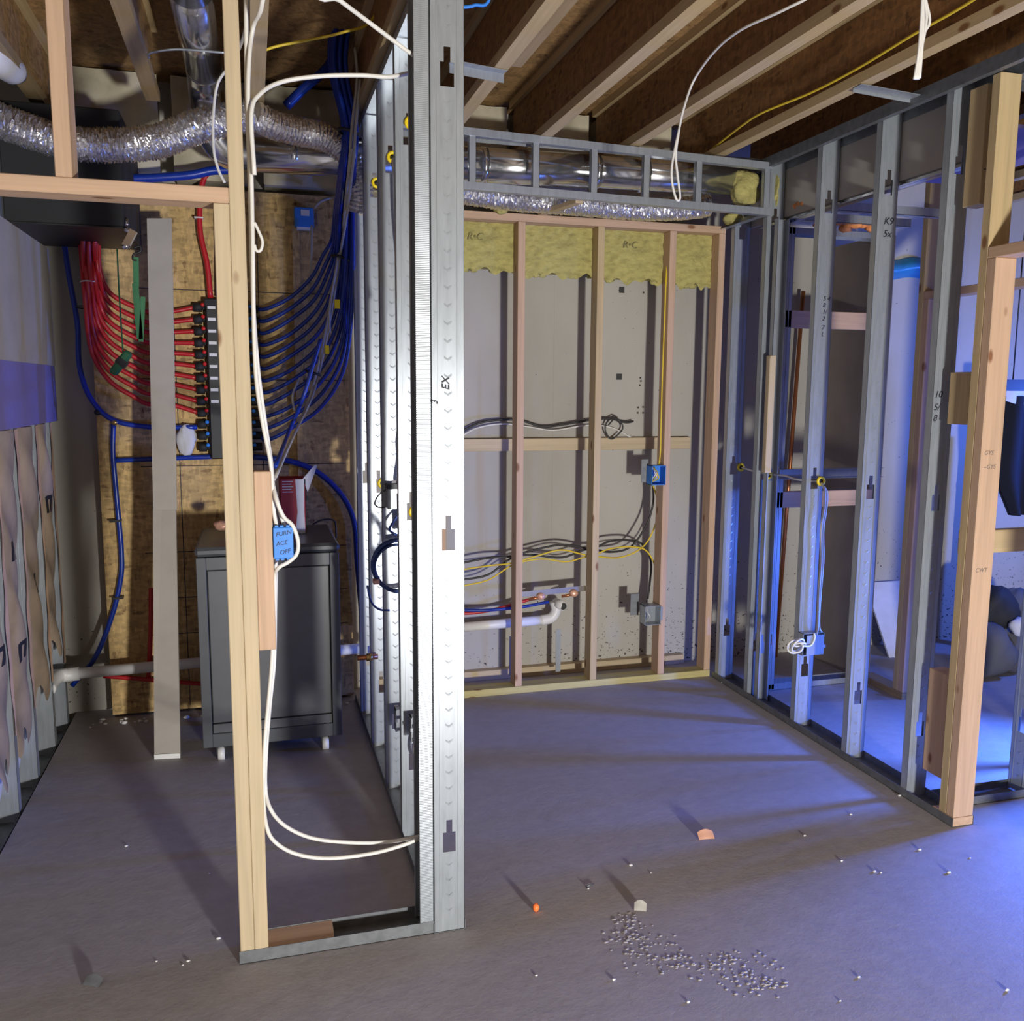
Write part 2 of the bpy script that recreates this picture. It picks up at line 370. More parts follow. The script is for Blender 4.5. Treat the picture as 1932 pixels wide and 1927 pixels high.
def stud(parent, x, y, z, L, w=.092, axis='x', sgn=1, kn=KN, fl=.034, chev=True, label=None, mat='steel', name='steel_stud'):
    key = (w, round(L, 3), axis, sgn, kn, fl, chev, mat); kn = tuple(k-z for k in kn if k-z > .1 and k-z < L-.08)
    if key not in PROTO:
        a, b, c = stud_parts(w, L, axis, sgn, kn, fl, chev); off = Vector(root(parent).location)
        def raw(nm, mb, par):
            o = bpy.data.objects.new(nm, mesh(nm, mb, mat)); COL.objects.link(o); o.parent = par; return o
        s = raw(name, a, parent); s.location = Vector((x, y, z))-off; raw('flange', b, s); raw('flange', c, s); PROTO[key] = s
    else: s = inst(PROTO[key], parent, (x, y, z)); s.name = name
    if label: s['label'] = label
    return s

# ================================================================ steel partition between the two rooms (runs in depth)
PX0, PX1 = .479, .571
pw = thing('stud_partition', 'galvanized steel stud partition receding down the middle of the picture', 'wall frame', (.525, 2.46, 0))
track('bottom_track', pw, PX0-.002, 2.464, PX1+.002, 4.6, .001, axis='y')
track('top_track', pw, PX0-.002, 2.464, PX1+.002, 4.6, 2.749, -1, axis='y', mat='steel')
for i, y in enumerate((2.466, 3.07, 3.48, 3.93, 4.35)):
    stud(pw, PX0, y, .004, 2.74, label='brightly lit steel end stud with marker writing' if i == 0 else None, fl=.034)
text('marker_writing', 'EX', gy(848, 737, 2.462), (0, 0, 1), (-1, 0, 0), .03, 'ink', pw)
text('marker_writing', '3', gy(826, 764, 2.462), (0, 0, 1), (-1, 0, 0), .025, 'ink', pw)

# ================================================================ short wall with the door opening, in front of the utility room
DY0, DY1 = 2.47, 2.562
dw = thing('door_wall', 'wood framed doorway wall with double post and header in front of the utility room', 'wall frame', (-.04, DY0, 0))
track('bottom_track', dw, -.08, DY0-.002, PX0, DY1+.002, .001, lip=.038, mat='track')
part('sole_plate', B(-.078, DY0+.001, .003, .185, DY1, .036), 'pink_x', dw, 'short wooden plate lying in the steel track', .001)
JK0 = part('jack_stud', B(-.077, DY0, .037, -.039, DY1-.003, 2.082), 'pale_z', dw, None, .002)
part('king_stud', B(-.0385, DY0, .037, -.0005, DY1-.003, 2.745), 'pale_z', dw, None, .002)
part('header', B(-.905, DY0-.001, 2.0825, -.039, DY1-.003, 2.121), 'pink_x', dw, None, .002)
part('cripple_stud', B(-.437, DY0, 2.1215, -.399, DY1-.003, 2.745), 'pink_z', dw, None, .002)
part('jack_stud', B(-.905, DY0, .0, -.867, DY1-.003, 2.082), 'pale_z', dw, None, .002)
part('king_stud', B(-.9435, DY0, 0, -.9055, DY1-.003, 2.745), 'pale_z', dw, None, .002)
part('top_plate', B(-.9435, DY0, 2.7455, PX0-.001, DY1-.003, 2.7515), 'pale_x', dw)
part('nailer_block', B(0.0, 2.505, .9, .0455, 2.552, 1.396), 'pink_z', dw, 'short pinkish wood block beside the double post', .002)
# knurled jamb stud standing in the end of the track
js = stud(dw, PX0-.002, DY0+.001, .006, 2.735, axis='y', sgn=-1, fl=.001, chev=False, kn=(.62,), label='steel jamb stud with finely ribbed flange', name='jamb_stud', w=.09)
for y, nm in ((DY0+.0, 'front'), (DY1-.004, 'back')):
    m = MB(); n = 560; x0, x1 = PX0-.042, PX0-.003
    vs = []
    for i in range(2*n+1):
        z = .006+2.73*i/(2*n); d = -.00028 if i % 2 else 0
        vs += [(x0, y+d, z), (x1, y+d, z)]
    m.add(vs, [(2*i, 2*i+1, 2*i+3, 2*i+2) for i in range(2*n)]); m.box(x0, y+.0005, .006, x1, y+.0018, 2.736); m.box(x0, y if nm == 'front' else y-.008, .006, x0+.0014, y+.008, 2.736)
    part('ribbed_flange', m, 'steel', js)

# ================================================================ wood framed wall at the back
FY0, FY1 = 4.462, 4.551
bw = thing('wood_stud_wall', 'wood framed wall of pinkish studs in front of the concrete back wall', 'wall frame', (1.5, FY0, 0))
part('bottom_plate', B(.585, FY0, 0, 2.472, FY1, .038), 'treated', bw, 'greenish treated bottom plate', .002)
part('top_plate', B(.585, FY0, 2.453, 2.472, FY1, 2.491), 'pink_x', bw, None, .002)
for x in (.9, 1.312, 1.74, 2.146, 2.433):
    part('stud', B(x, FY0+.001, .0385, x+.038, FY1, 2.4525), 'pink_z' if x != 1.74 else 'tan_z', bw, None, .002)
# mineral wool batts between the studs under the plate
IL = ['left of the first wood stud, beside the steel partition', 'between the first and second wood studs', 'between the second stud and the yellow cable', 'in the narrow bay at the right end']
IX = [(.94, 1.31), (1.352, 1.738), (1.78, 2.144), (2.186, 2.431)]
for i, (a, b) in enumerate(IX):
    zb = 2.215-.012*i
    def fn(u, v, a=a, b=b, zb=zb, i=i):
        z = zb+(2.452-zb)*v+(.022*math.sin(19*u+3*i)*math.sin(7*u+i)*(1-v) if v < .3 else 0)
        return (a+(b-a)*u, 4.54-.02*math.sin(math.pi*min(1, max(0, u)))*math.sin(math.pi*(.15+.8*v))-.006*math.sin(31*u+i)*math.sin(23*v), z)
    mb = MB().grid(fn, 26, 14); mb.box(a, 4.55, zb+.03, b, 4.72, 2.452)
    rd = random.Random(i)
    for k in range(4): mb.lump((a+(b-a)*rd.uniform(.1, .9), 4.545, zb+.004), .02, .012, .014, k+i*5, amp=.3)
    o = solid('wool_batt', mb, 'wool', 'yellow green mineral wool batt '+IL[i], 'insulation', 'mineral wool batts under the top plate')
    if i in (0, 2):
        text('printed_mark', 'R\u2022C', (a+.12, 4.515, 2.36), (1, 0, 0), (0, 0, 1), .05, 'wool_print', o)

# ================================================================ right hand steel stud wall (runs in depth)
RX0, RX1 = 2.480, 2.572
rw = thing('right_stud_wall', 'galvanized steel stud wall on the right lit blue from behind', 'wall frame', (2.526, 2.6, 0))
track('bottom_track', rw, RX0-.002, 2.6, RX1+.002, 4.45, .001, lip=.034, axis='y')
part('sole_plate', B(RX0+.001, 2.6, .003, RX1-.001, 2.71, .036), 'pink_y', rw, 'end of a wooden plate showing at the corner', .001)
track('top_track', rw, RX0-.002, 1.6, RX1+.002, 4.45, 2.749, -1, lip=.045, axis='y', mat='track')
part('ceiling_runner', B(RX0-.03, 1.6, 2.70, RX0-.004, 4.2, 2.748), 'track', rw, 'dark steel runner along the top')
LEN = 2.735
for y in (4.385, 4.075, 3.64, 3.24, 2.855):
    stud(rw, RX0, y, .006, LEN)
stud(rw, RX0+.018, 4.035, .006, 2.45, w=.066, sgn=-1, chev=False, label='narrow steel stud nested against its neighbour')
part('king_stud', B(RX0, 2.639, .037, RX1-.003, 2.6765, 2.70), 'tan_z', rw, None, .002)
part('jack_stud', B(RX0, 2.6, .037, RX1-.003, 2.6385, 2.082), 'pink_z', rw, None, .002)
part('header', B(RX0, 1.66, 2.0825, RX1-.003, 2.6385, 2.121), 'pink_y', rw, None, .002)
part('jack_stud', B(RX0, 1.66, .001, RX1-.003, 1.698, 2.082), 'pink_z', rw, None, .002)
part('king_stud', B(RX0, 1.621, .001, RX1-.003, 1.6595, 2.70), 'tan_z', rw, None, .002)
fb = []
for z0, z1, nm in ((2.283, 2.69, 'tan_z'), (1.502, 1.693, 'tan_z'), (.146, .557, 'pink_z')):
    fb.append(part('filler_block', B(RX0+.022, 2.70 if z0 < 2 else 2.72, z0, RX1-.004, 2.80, z1), nm, rw, None, .002))
fb[0]['label'] = 'upper wood block with figures written in marker'
part('filler_block', B(RX0+.005, 4.0, 1.209, RX0+.04, 4.034, 1.795), 'pale_z', rw, 'pale wood strip slipped into a stud', .002)
for i, s in enumerate(('6', 'x', '4', '9)', '10 x', '4', '7 z', 'x')):
    z = 2.655-.034*i
    text('marker_writing', s, (RX0+.045, 2.7195, z), (1, 0, 0), (0, 0, 1), .03, 'ink', fb[0])
part('marker_line', B(RX0+.03, 2.7185, 2.40, RX1-.02, 2.7195, 2.403), 'ink', fb[0]); part('knot', B(RX0+.055, 2.7185, 2.318, RX0+.064, 2.7195, 2.33), 'ink', fb[0])
for s, z in (('10', 1.60), ('5/', 1.552), ('8', 1.51)): text('marker_writing', s, (RX0+.004, 2.853, z), (1, 0, 0), (0, 0, 1), .035, 'ink', rw)
for s, z in (('K9', 2.30), ('5x', 2.25)): text('marker_writing', s, (RX0+.03, 3.2375, z), (1, 0, 0), (0, 0, 1), .04, 'ink', rw)
for s, z in (('5 4', 2.03), ('8', 2.0), ('1/', 1.97), ('2', 1.94), ('7', 1.90), ('L', 1.87)): text('marker_writing', s, (RX0+.04, 3.6375, z), (1, 0, 0), (0, 0, 1), .028, 'ink', rw)
for s, z in (('GYS', 1.40), ('--GYS', 1.35), ('CWT', .975)): text('mill_stamp', s, (RX0+.012, 2.5995, z), (1, 0, 0), (0, 0, 1), .022, 'pencil', rw)
# fire stop drywall strip and angle on the far face
part('firestop_panel', B(RX1+.004, 2.70, 2.475, RX1+.016, 4.45, 2.745), 'gyp', rw, 'grey drywall strip closing the top of the wall')
part('panel_angle', MB().box(RX1+.017, 2.70, 2.455, RX1+.02, 4.3, 2.51).box(RX1+.002, 2.70, 2.455, RX1+.05, 4.3, 2.458), 'steel_bright', rw, 'shiny steel angle under the drywall strip')

# ================================================================ wall turning right from the corner post
fw = thing('corner_stud_wall', 'short steel and wood framed wall leaving the corner post to the right', 'wall frame', (2.8, 2.74, 0))
track('bottom_track', fw, RX1+.004, 2.732, 3.6, 2.83, .001, lip=.034)
track('top_track', fw, RX1+.05, 2.732, 3.6, 2.83, 2.749, -1)
for x in (2.957, 3.38): stud(fw, x, 2.735, .006, LEN, axis='y')
part('cross_block', B(RX1+.001, 2.742, 1.012, 2.955, 2.78, 1.10), 'tan_x', fw, 'horizontal wood block between post and stud', .002)
for s, z in (('9', 1.07), ('15', 1.03), ('8', .99)): text('marker_writing', s, (2.9555, 2.80, z), (0, -1, 0), (0, 0, 1), .03, 'ink', fw)

# ================================================================ things framed in the blue room behind
sw = struct('wall_side', B(3.266, 4.2, 0, 3.34, YB, 2.447), 'gyp_brown')
nf = thing('niche_frame', 'wood blocking and steel channel framed across the dark niche behind the right studs', 'wall frame', (2.9, 4.1, 0))
track('floor_track', nf, RX1+.06, 4.15, 3.26, 4.24, .001, mat='steel')
part('upper_block', B(2.64, 4.15, 1.945, 3.26, 4.188, 2.033), 'pink_x', nf, None, .002)
part('lower_block', B(2.64, 4.15, 1.005, 3.26, 4.188, 1.09), 'pink_x', nf, None, .002)
part('steel_channel', MB().box(2.64, 4.11, 1.165, 3.26, 4.112, 1.215).box(2.64, 4.08, 1.165, 3.26, 4.112, 1.167).box(2.64, 4.08, 1.213, 3.26, 4.112, 1.215), 'steel', nf)
stud(nf, 2.60, 4.15, .006, 2.44, label='steel stud at the left side of the niche')
track('top_channel', nf, RX1+.06, 4.15, 3.26, 4.24, 2.447, -1, mat='steel')
part('ceiling_channel', MB().box(RX1+.06, 3.72, 2.45, 3.25, 3.722, 2.49).box(RX1+.06, 3.72, 2.45, 3.25, 3.76, 2.452), 'steel', nf)
part('ceiling_channel', MB().box(RX1+.06, 3.98, 2.45, 3.25, 3.982, 2.49).box(RX1+.06, 3.98, 2.45, 3.25, 4.02, 2.452), 'steel', nf)
cp = solid('rusty_pipe', MB().cyl((3.05, 4.70, 0), (3.12, 4.70, 2.2), .012, 10), 'copper', 'thin upright orange copper pipe in the dark niche', 'pipe')
df = thing('far_door_frame', 'double wood post with header beyond the right studs', 'door frame', (3.31, 3.85, 0))
part('sole_plate', B(3.268, 3.84, .0, 3.357, 4.19, .036), 'dim_wood', df, None, .001)
part('king_stud', B(3.268, 3.8785, .037, 3.357, 3.916, 2.745), 'tan_z', df, None, .002)
part('jack_stud', B(3.268, 3.84, .037, 3.357, 3.878, 2.082), 'pink_z', df, 'pinkish post with a dark painted patch', .002)
part('header', B(3.268, 2.95, 2.0825, 3.357, 3.878, 2.121), 'pink_y', df, None, .002)
part('jack_stud', B(3.268, 2.95, 0, 3.357, 2.988, 2.082), 'pink_z', df, None, .002)
struct('ceiling_room', B(2.64, 2.86, 2.60, 3.25, 3.70, 2.613), 'purple')

# ================================================================ steel soffit ladder under the joists
SY = 4.03
sf = thing('soffit_frame', 'steel ladder frame of a soffit hung below the joists above the wood wall', 'soffit frame', (1.5, SY, 2.48))
def rail(name, z0, z1, par):
    x0, x1 = .585, 2.474
    m = MB().bar((x0, SY, z0), (x1, SY, z1), .0016, .032).bar((x0, SY+.018, z0-.016), (x1, SY+.018, z1-.016), .036, .0016)
    return part(name, m, 'steel', par)
rail('top_rail', 2.752, 2.704, sf); rail('bottom_rail', 2.520, 2.489, sf)
part('ceiling_rail', MB().bar((.585, 4.13, 2.742), (2.474, 4.13, 2.742), .0016, .035), 'steel', sf)
for px in (892, 1012, 1122, 1221, 1320, 1449):
    x = gy(px, 330, SY).x; k = (x-.585)/(2.474-.585)
    a, b = 2.50-.031*k+.02, 2.752-.048*k-.012
    part('upright', MB().box(x-.016, SY+.004, a, x+.016, SY+.0055, b).box(x-.016, SY+.004, a, x-.0145, SY+.03, b).box(x+.0145, SY+.004, a, x+.016, SY+.03, b), 'steel', sf)
part('return_rail', MB().bar((2.455, SY+.01, 2.476), (2.455, 4.46, 2.476), .036, .0016).bar((2.47, SY+.01, 2.49), (2.47, 4.46, 2.49), .0016, .03), 'steel', sf)
part('cross_strut', MB().bar((1.49, SY+.04, 2.487), (1.43, 4.46, 2.497), .038, .02), 'tan_y', sf, 'short wood strut tying the soffit to the wood wall')
for nm, c, r, sd, lab in (('wool_chunk', (gy(1405, 355, 4.14)), (.075, .05, .082), 3, 'torn yellow wool chunk stuffed in the right end of the soffit'),
                          ('wool_chunk', (gy(1383, 413, 4.38)), (.05, .06, .035), 5, 'small yellow wool tuft on the plate below the soffit'),
                          ('wool_chunk', (gy(1459, 360, 4.10)), (.010, .05, .085), 8, 'thin yellow wool sliver between soffit and right stud wall'),
                          ('wool_chunk', (gy(945, 393, 4.44)), (.035, .03, .03), 9, 'yellow wool tuft poking out over the top plate at the left')):
    solid(nm, MB().lump(c, *r, sd, 22, 16, .16), 'wool', lab, 'insulation', 'loose wool tufts')

# ================================================================ ducts
def corrug(pts, r, pitch=.011, amp=.006, n=22):
    q = smooth(pts, 40); L = [0]
    for a, b in zip(q, q[1:]): L.append(L[-1]+(b-a).length)
    tot = L[-1]; k = int(tot/pitch*2); out = []; rad = []; j = 0
    for i in range(k+1):
        s = tot*i/k
        while j < len(L)-2 and L[j+1] < s: j += 1
        t = (s-L[j])/max(1e-9, L[j+1]-L[j]); out.append(q[j].lerp(q[j+1], t)); rad.append(r+(amp if i % 2 else -amp)*.5)
    return MB().sweep(out, rad, n)
def crumple(mb, a, seed):
    rd = random.Random(seed); mb.v = [tuple(Vector(v)+Vector((rd.uniform(-a, a), rd.uniform(-a, a), rd.uniform(-a, a)))) for v in mb.v]; mb.sm = [False]*len(mb.sm); return mb
p = path([(-60, 205), (0, 228), (100, 262), (180, 274), (290, 268), (370, 240), (440, 222), (480, 218)], 3.86)
solid('flexible_duct', crumple(corrug(p, .062), .0036, 1), 'foil', 'silver corrugated foil duct sagging above the doorway header', 'duct', 'corrugated foil ducts')
p = [gy(480, 218, 3.86), gy(515, 235, 3.9), gy(560, 247, 3.95), gy(620, 262, 4.0), gy(662, 300, 4.02), gy(680, 360, 4.04), gy(676, 402, 4.06)]
solid('flexible_duct', crumple(corrug(p, .055, .016, .007), .002, 2), 'foil', 'dull foil duct bending down beside the steel partition', 'duct', 'corrugated foil ducts')
p = [(.60, 4.33, 2.555), (.95, 4.33, 2.55), (1.25, 4.35, 2.535), (1.55, 4.36, 2.535), (1.9, 4.36, 2.53), (2.15, 4.36, 2.545), (2.3, 4.36, 2.57)]
solid('flexible_duct', crumple(corrug(p, .055), .0036, 3), 'foil', 'bright foil duct lying along the top plate of the wood wall', 'duct', 'corrugated foil ducts')
rd_ = thing('round_duct', 'smooth galvanized round duct crossing level behind the soffit frame', 'duct', (1.2, 4.2, 2.55))
part('pipe', MB().cyl((.02, 4.2, 2.615), (.9, 4.2, 2.632), .072, 32), 'steel_bright', rd_)
part('pipe', MB().cyl((.88, 4.2, 2.64), (1.62, 4.2, 2.655), .078, 32), 'steel_bright', rd_)
part('pipe', MB().cyl((1.60, 4.2, 2.655), (2.40, 4.2, 2.665), .073, 32), 'steel_bright', rd_)
for x in (.21, .87, 1.06, 1.61, 1.86): part('joint_band', MB().cyl((x-.014, 4.2, 2.62+.02*x), (x+.014, 4.2, 2.62+.02*x), .083 if x > .8 else .0745, 32), 'steel_bright', rd_)
part('elbow', MB().sweep(smooth([(.03, 4.2, 2.615), (-.05, 4.2, 2.62), (-.10, 4.19, 2.66), (-.13, 4.17, 2.74)], 6), .074, 28), 'steel_bright', rd_)
vd = thing('round_duct_run', 'galvanized round duct running between joists towards the viewer, upper left', 'duct', (-.15, 3.4, 2.8))
part('pipe', MB().cyl((-.15, 2.0, 2.93), (-.15, 3.35, 2.92), .078, 32), 'steel_bright', vd)
part('pipe', MB().cyl((-.15, 3.3, 2.90), (-.14, 3.98, 2.88), .07, 32), 'steel_bright', vd)
part('elbow', MB().sweep(smooth([(-.14, 3.96, 2.88), (-.14, 4.06, 2.87), (-.14, 4.13, 2.83), (-.135, 4.17, 2.745)], 6), .071, 28), 'steel_bright', vd)
part('hanger_strap', MB().tube(path([(281, 110), (283, 100), (330, 93), (380, 96), (428, 100)], 3.28), .004, 6), 'steel', vd)
pb = thing('plenum_box', 'matte black insulated plenum box hanging at upper left', 'plenum', (-.68, 4.3, 2.25))
part('body', B(-.897, 4.0, 2.252, -.465, 4.6, 2.70), 'matte_black', pb, None, .004)
part('edge_flange', MB().box(-.9, 3.995, 2.247, -.462, 4.6, 2.2515), 'black', pb)
solid('steel_bracket', MB().bar(gz(850, 116, 2.748), gz(953, 136, 2.748), .035, .003).bar(gz(850, 116, 2.748)+Vector((0, .018, -.015)), gz(953, 136, 2.748)+Vector((0, .018, -.015)), .002, .034), 'steel', 'short steel channel running from partition to the doubled joist', 'bracket', 'channel pieces under the joists')
solid('steel_bracket', MB().bar(gz(1618, 162, 2.748), gz(1746, 186, 2.722), .05, .002).bar(gz(1618, 162, 2.75)+Vector((0, .026, 0)), gz(1746, 186, 2.724)+Vector((0, .026, 0)), .002, .03), 'steel', 'short steel channel from the last joist to the right wall', 'bracket', 'channel pieces under the joists')

# ================================================================ utility room: OSB board, manifold, tubes
OY = 4.64
ob = thing('backer_board', 'OSB backer board with black marker lines on the utility room wall', 'board', (-.13, OY, 0))
part('sheet', B(-.705, OY, .012, .475, OY+.018, 2.55), 'osb', ob, None, .001)
part('furring', B(-.70, OY+.0185, .01, -.60, YB-.002, 2.53), 'tan_z', ob); part('furring', B(.37, OY+.0185, .01, .47, YB-.002, 2.53), 'tan_z', ob)
for py in (545, 715, 880, 1043, 1130, 1198): 
    z = gy(300, py, OY).z; part('marker_line', B(-.52, OY-.0008, z-.002, .45, OY+.001, z+.002), 'ink', ob)
for px in (310, 332, 492): 
    x = gy(px, 700, OY).x; part('marker_line', B(x-.002, OY-.0008, .03, x+.002, OY+.001, 2.4), 'ink', ob)
part('stud_strip', B(.215, OY-.02, .03, .25, OY-.0002, 2.42), 'osb', ob)
mf = thing('pex_manifold', 'tall black plumbing manifold with red and blue valves on the OSB board', 'manifold', (-.1, 4.6, 1.27))
part('body', B(-.195, 4.575, 1.275, -.01, 4.638, 2.02), 'black', mf, None, .006)
part('body_cap', B(-.20, 4.57, 2.0, -.005, 4.639, 2.035), 'matte_black', mf, None, .004)
part('centre_spine', B(-.108, 4.566, 1.28, -.097, 4.575, 2.0), 'matte_black', mf)
part('red_lever', MB().bar((-.125, 4.55, 1.955), (-.08, 4.55, 1.955), .012, .016).bar((-.085, 4.55, 1.93), (-.085, 4.55, 1.985), .012, .014), 'red', mf)
NP = 13
for k in range(NP):
    z = 1.995-.0553*k
    po = part('left_port', MB().cyl((-.198, 4.605, z), (-.212, 4.605, z), .012, 10).cyl((-.212, 4.605, z), (-.25, 4.605, z), .021, 10), 'matte_black', mf)
    part('valve', MB().cyl((-.207, 4.575, z+.012), (-.207, 4.592, z+.012), .009, 8), 'red' if k < 10 else 'blue_box', po)
    part('label_tag', B(-.185, 4.5735, z-.007, -.15, 4.5755, z+.007), 'label', mf) if k < 9 else None
    part('label_tag', B(-.085, 4.5735, z-.006, -.06, 4.5755, z+.006), 'label', mf)
    po = part('right_port', MB().cyl((-.008, 4.605, z), (.045, 4.605, z), .02, 10), 'matte_black', mf)
    part('valve', MB().cyl((.01, 4.58, z+.01), (.01, 4.596, z+.01), .009, 8), 'blue_box', po)
ORD = ['topmost', 'second', 'third', 'fourth', 'fifth', 'sixth', 'seventh', 'eighth', 'ninth', 'tenth', 'eleventh', 'twelfth']
for k in range(10):
    s = k/9; z = 1.995-.0553*k; y = 588+19.3*k
    p = [Vector((-.245, 4.605, z)), gy(318, y+1, 4.60), gy(280, y+1, 4.58), gy(252, y-9-4*s, 4.57), gy(216-10*s, y-28-16*s, 4.56), gy(198-26*s, y-50-52*s, 4.55),
         gy(188-28*s, 505+52*s, 4.54-.06*(k % 2)), gy(186-33*s, 470, 4.52-.05*(k % 3)), gy(189-33*s, 425, 4.5-.05*(k % 3)), gy(189-33*s, 395, 4.5-.05*(k % 3))]
    solid('red_tube', MB().tube(p, .0105, 8, 6), 'red_tube', 'red plastic water tube from the '+ORD[k]+' left port of the manifold', 'tube', 'red tubes of the manifold')
for k in range(12):
    s = k/11; z = 1.995-.0553*k; y = 585+22.6*k
    p = [Vector((.04, 4.605, z)), gy(505, y-3, 4.58), gy(548+6*s, y-24-2*(k % 3), 4.56), gy(588+22*s, y-62-8*s, 4.53-.02*(k % 2)), gy(610+42*s, y-104-44*s, 4.50-.03*(k % 2)),
         gy(626+40*s, 452+88*s, 4.46-.024*(k % 4)), gy(632+34*s, 400, 4.28-.024*(k % 4)), gy(642+26*s, 320, 3.97-.024*(k % 4)), gy(648+24*s, 240, 3.95-.024*(k % 4)),
         gy(622+30*s, 120, 3.97-.024*(k % 4)), gy(630+34*s, 20, 3.95-.024*(k % 4)), gy(640+30*s, -30, 3.9-.024*(k % 4))]
    solid('blue_tube', MB().tube(p, .0095, 8, 6), 'blue_tube', 'blue plastic water tube from the '+ORD[k]+' right port of the manifold', 'tube', 'blue tubes of the manifold')
BT = [('blue tube looping down the left side of the OSB board to the manifold', [(118, 440), (130, 520), (146, 610), (150, 690), (170, 750), (212, 792), (285, 806), (372, 806)], 4.60, .012),
      ('upright blue tube dropping past two black clips to the floor', [(214, 800), (213, 850), (217, 905), (223, 970), (229, 1040), (228, 1090), (212, 1160), (180, 1240), (136, 1294)], 4.61, .012),
      ('level blue tube entering the foot of the manifold', [(216, 869), (300, 866), (400, 862), (440, 861)], 4.615, .012),
      ('blue tube arching right and down beside the steel partition', [(478, 862), (545, 870), (600, 892), (645, 935), (668, 985), (674, 1060), (684, 1180)], 4.60, .014),
      ('blue tube rising into the top of the manifold', [(412, 560), (411, 480), (410, 400)], 4.61, .012),
      ('thick blue pipe running level behind the header', [(236, 338), (300, 335), (360, 330), (400, 322), (440, 320)], 4.42, .02),
      ('blue tube leaning up to the joists behind the foil duct', [(540, 200), (575, 165), (615, 130), (640, 90)], 4.15, .02)]
for lab, pts, Y, r in BT:
    o = solid('blue_tube', MB().tube(path(pts, Y), r, 10, 6), 'blue_tube', lab, 'tube')
    if 'two black clips' in lab:
        for px, py in ((220, 983), (224, 1128)):
            q = gy(px, py, 4.605); part('clip', B(q.x-.03, q.y-.016, q.z-.005, q.x+.02, OY, q.z+.005), 'black', o)
    if 'looping' in lab:
        for px, py, m_ in ((185, 778, 'black'), (217, 797, 'brass')):
            q = gy(px, py, 4.60); part('fitting', MB().lump(q, .018, .016, .015, 1, 10, 6, .05), m_, o)
RT = [('thick red pipe rising from the top of the manifold', [(397, 562), (391, 500), (378, 440), (377, 385), (382, 345), (395, 325)], 4.60, .013),
      ('short red pipe low on the wall under the white drain pipe', [(195, 1276), (260, 1281), (330, 1287), (400, 1292)], 4.60, .011),
      ('red pipe standing low behind the leaning drywall strip', [(285, 1110), (284, 1200), (280, 1285)], 4.61, .011)]
for lab, pts, Y, r in RT:
    o = solid('red_pipe', MB().tube(path(pts, Y), r, 10, 6), 'red_tube', lab, 'tube')
    if 'thick' in lab:
        q = gy(376, 410, 4.60); part('clip', B(q.x-.022, q.y-.015, q.z-.006, q.x+.018, OY, q.z), 'white_cable', o)
q = gy(168, 533, 4.5); solid('zip_tie', MB().torus(q, (0, .1, 1), .035, .003, 16, 6), 'white_cable', 'white zip tie around the red tube bundle', 'zip tie')
q = gy(160, 580, 4.53); solid('zip_tie', MB().torus(q, (0, .1, 1), .035, .003, 16, 6), 'black', 'black zip tie around the red tube bundle', 'zip tie')
dp = thing('drain_pipe', 'white drain pipe low across the utility room wall', 'pipe', (-.4, 4.56, .22))
part('pipe', MB().cyl(gy(112, 1274, 4.52), gy(700, 1222, 4.52), .026, 16), 'pvc', dp)
part('coupling', MB().cyl(gy(100, 1277, 4.52), gy(150, 1271, 4.52), .032, 16), 'pvc', dp)
part('elbow', MB().sweep(smooth([gy(128, 1272, 4.52), gy(112, 1276, 4.5), gy(100, 1288, 4.44), gy(92, 1302, 4.36)], 5), .029, 14), 'pvc', dp)
sb = thing('small_blue_box', 'small blue electrical box high on the OSB board', 'electrical box', (.27, 4.6, 2.39))
a, b = gy(555, 391, 4.6), gy(592, 430, 4.6); part('box', B(a.x, 4.585, b.z, b.x, OY-.001, a.z), 'blue_box', sb, None, .003)
part('sticker', B(a.x+.03, 4.583, a.z-.04, a.x+.07, 4.586, a.z-.012), 'label', sb); part('bottom_lip', B(a.x+.01, 4.59, b.z-.012, b.x-.01, 4.62, b.z), 'pvc', sb)
bag = solid('parts_bag', MB().lump(gy(352, 830, 4.60), .045, .02, .075, 4, 14, 10, .2), 'whitish', 'crumpled plastic bag of small parts hanging left of the manifold', 'bag')

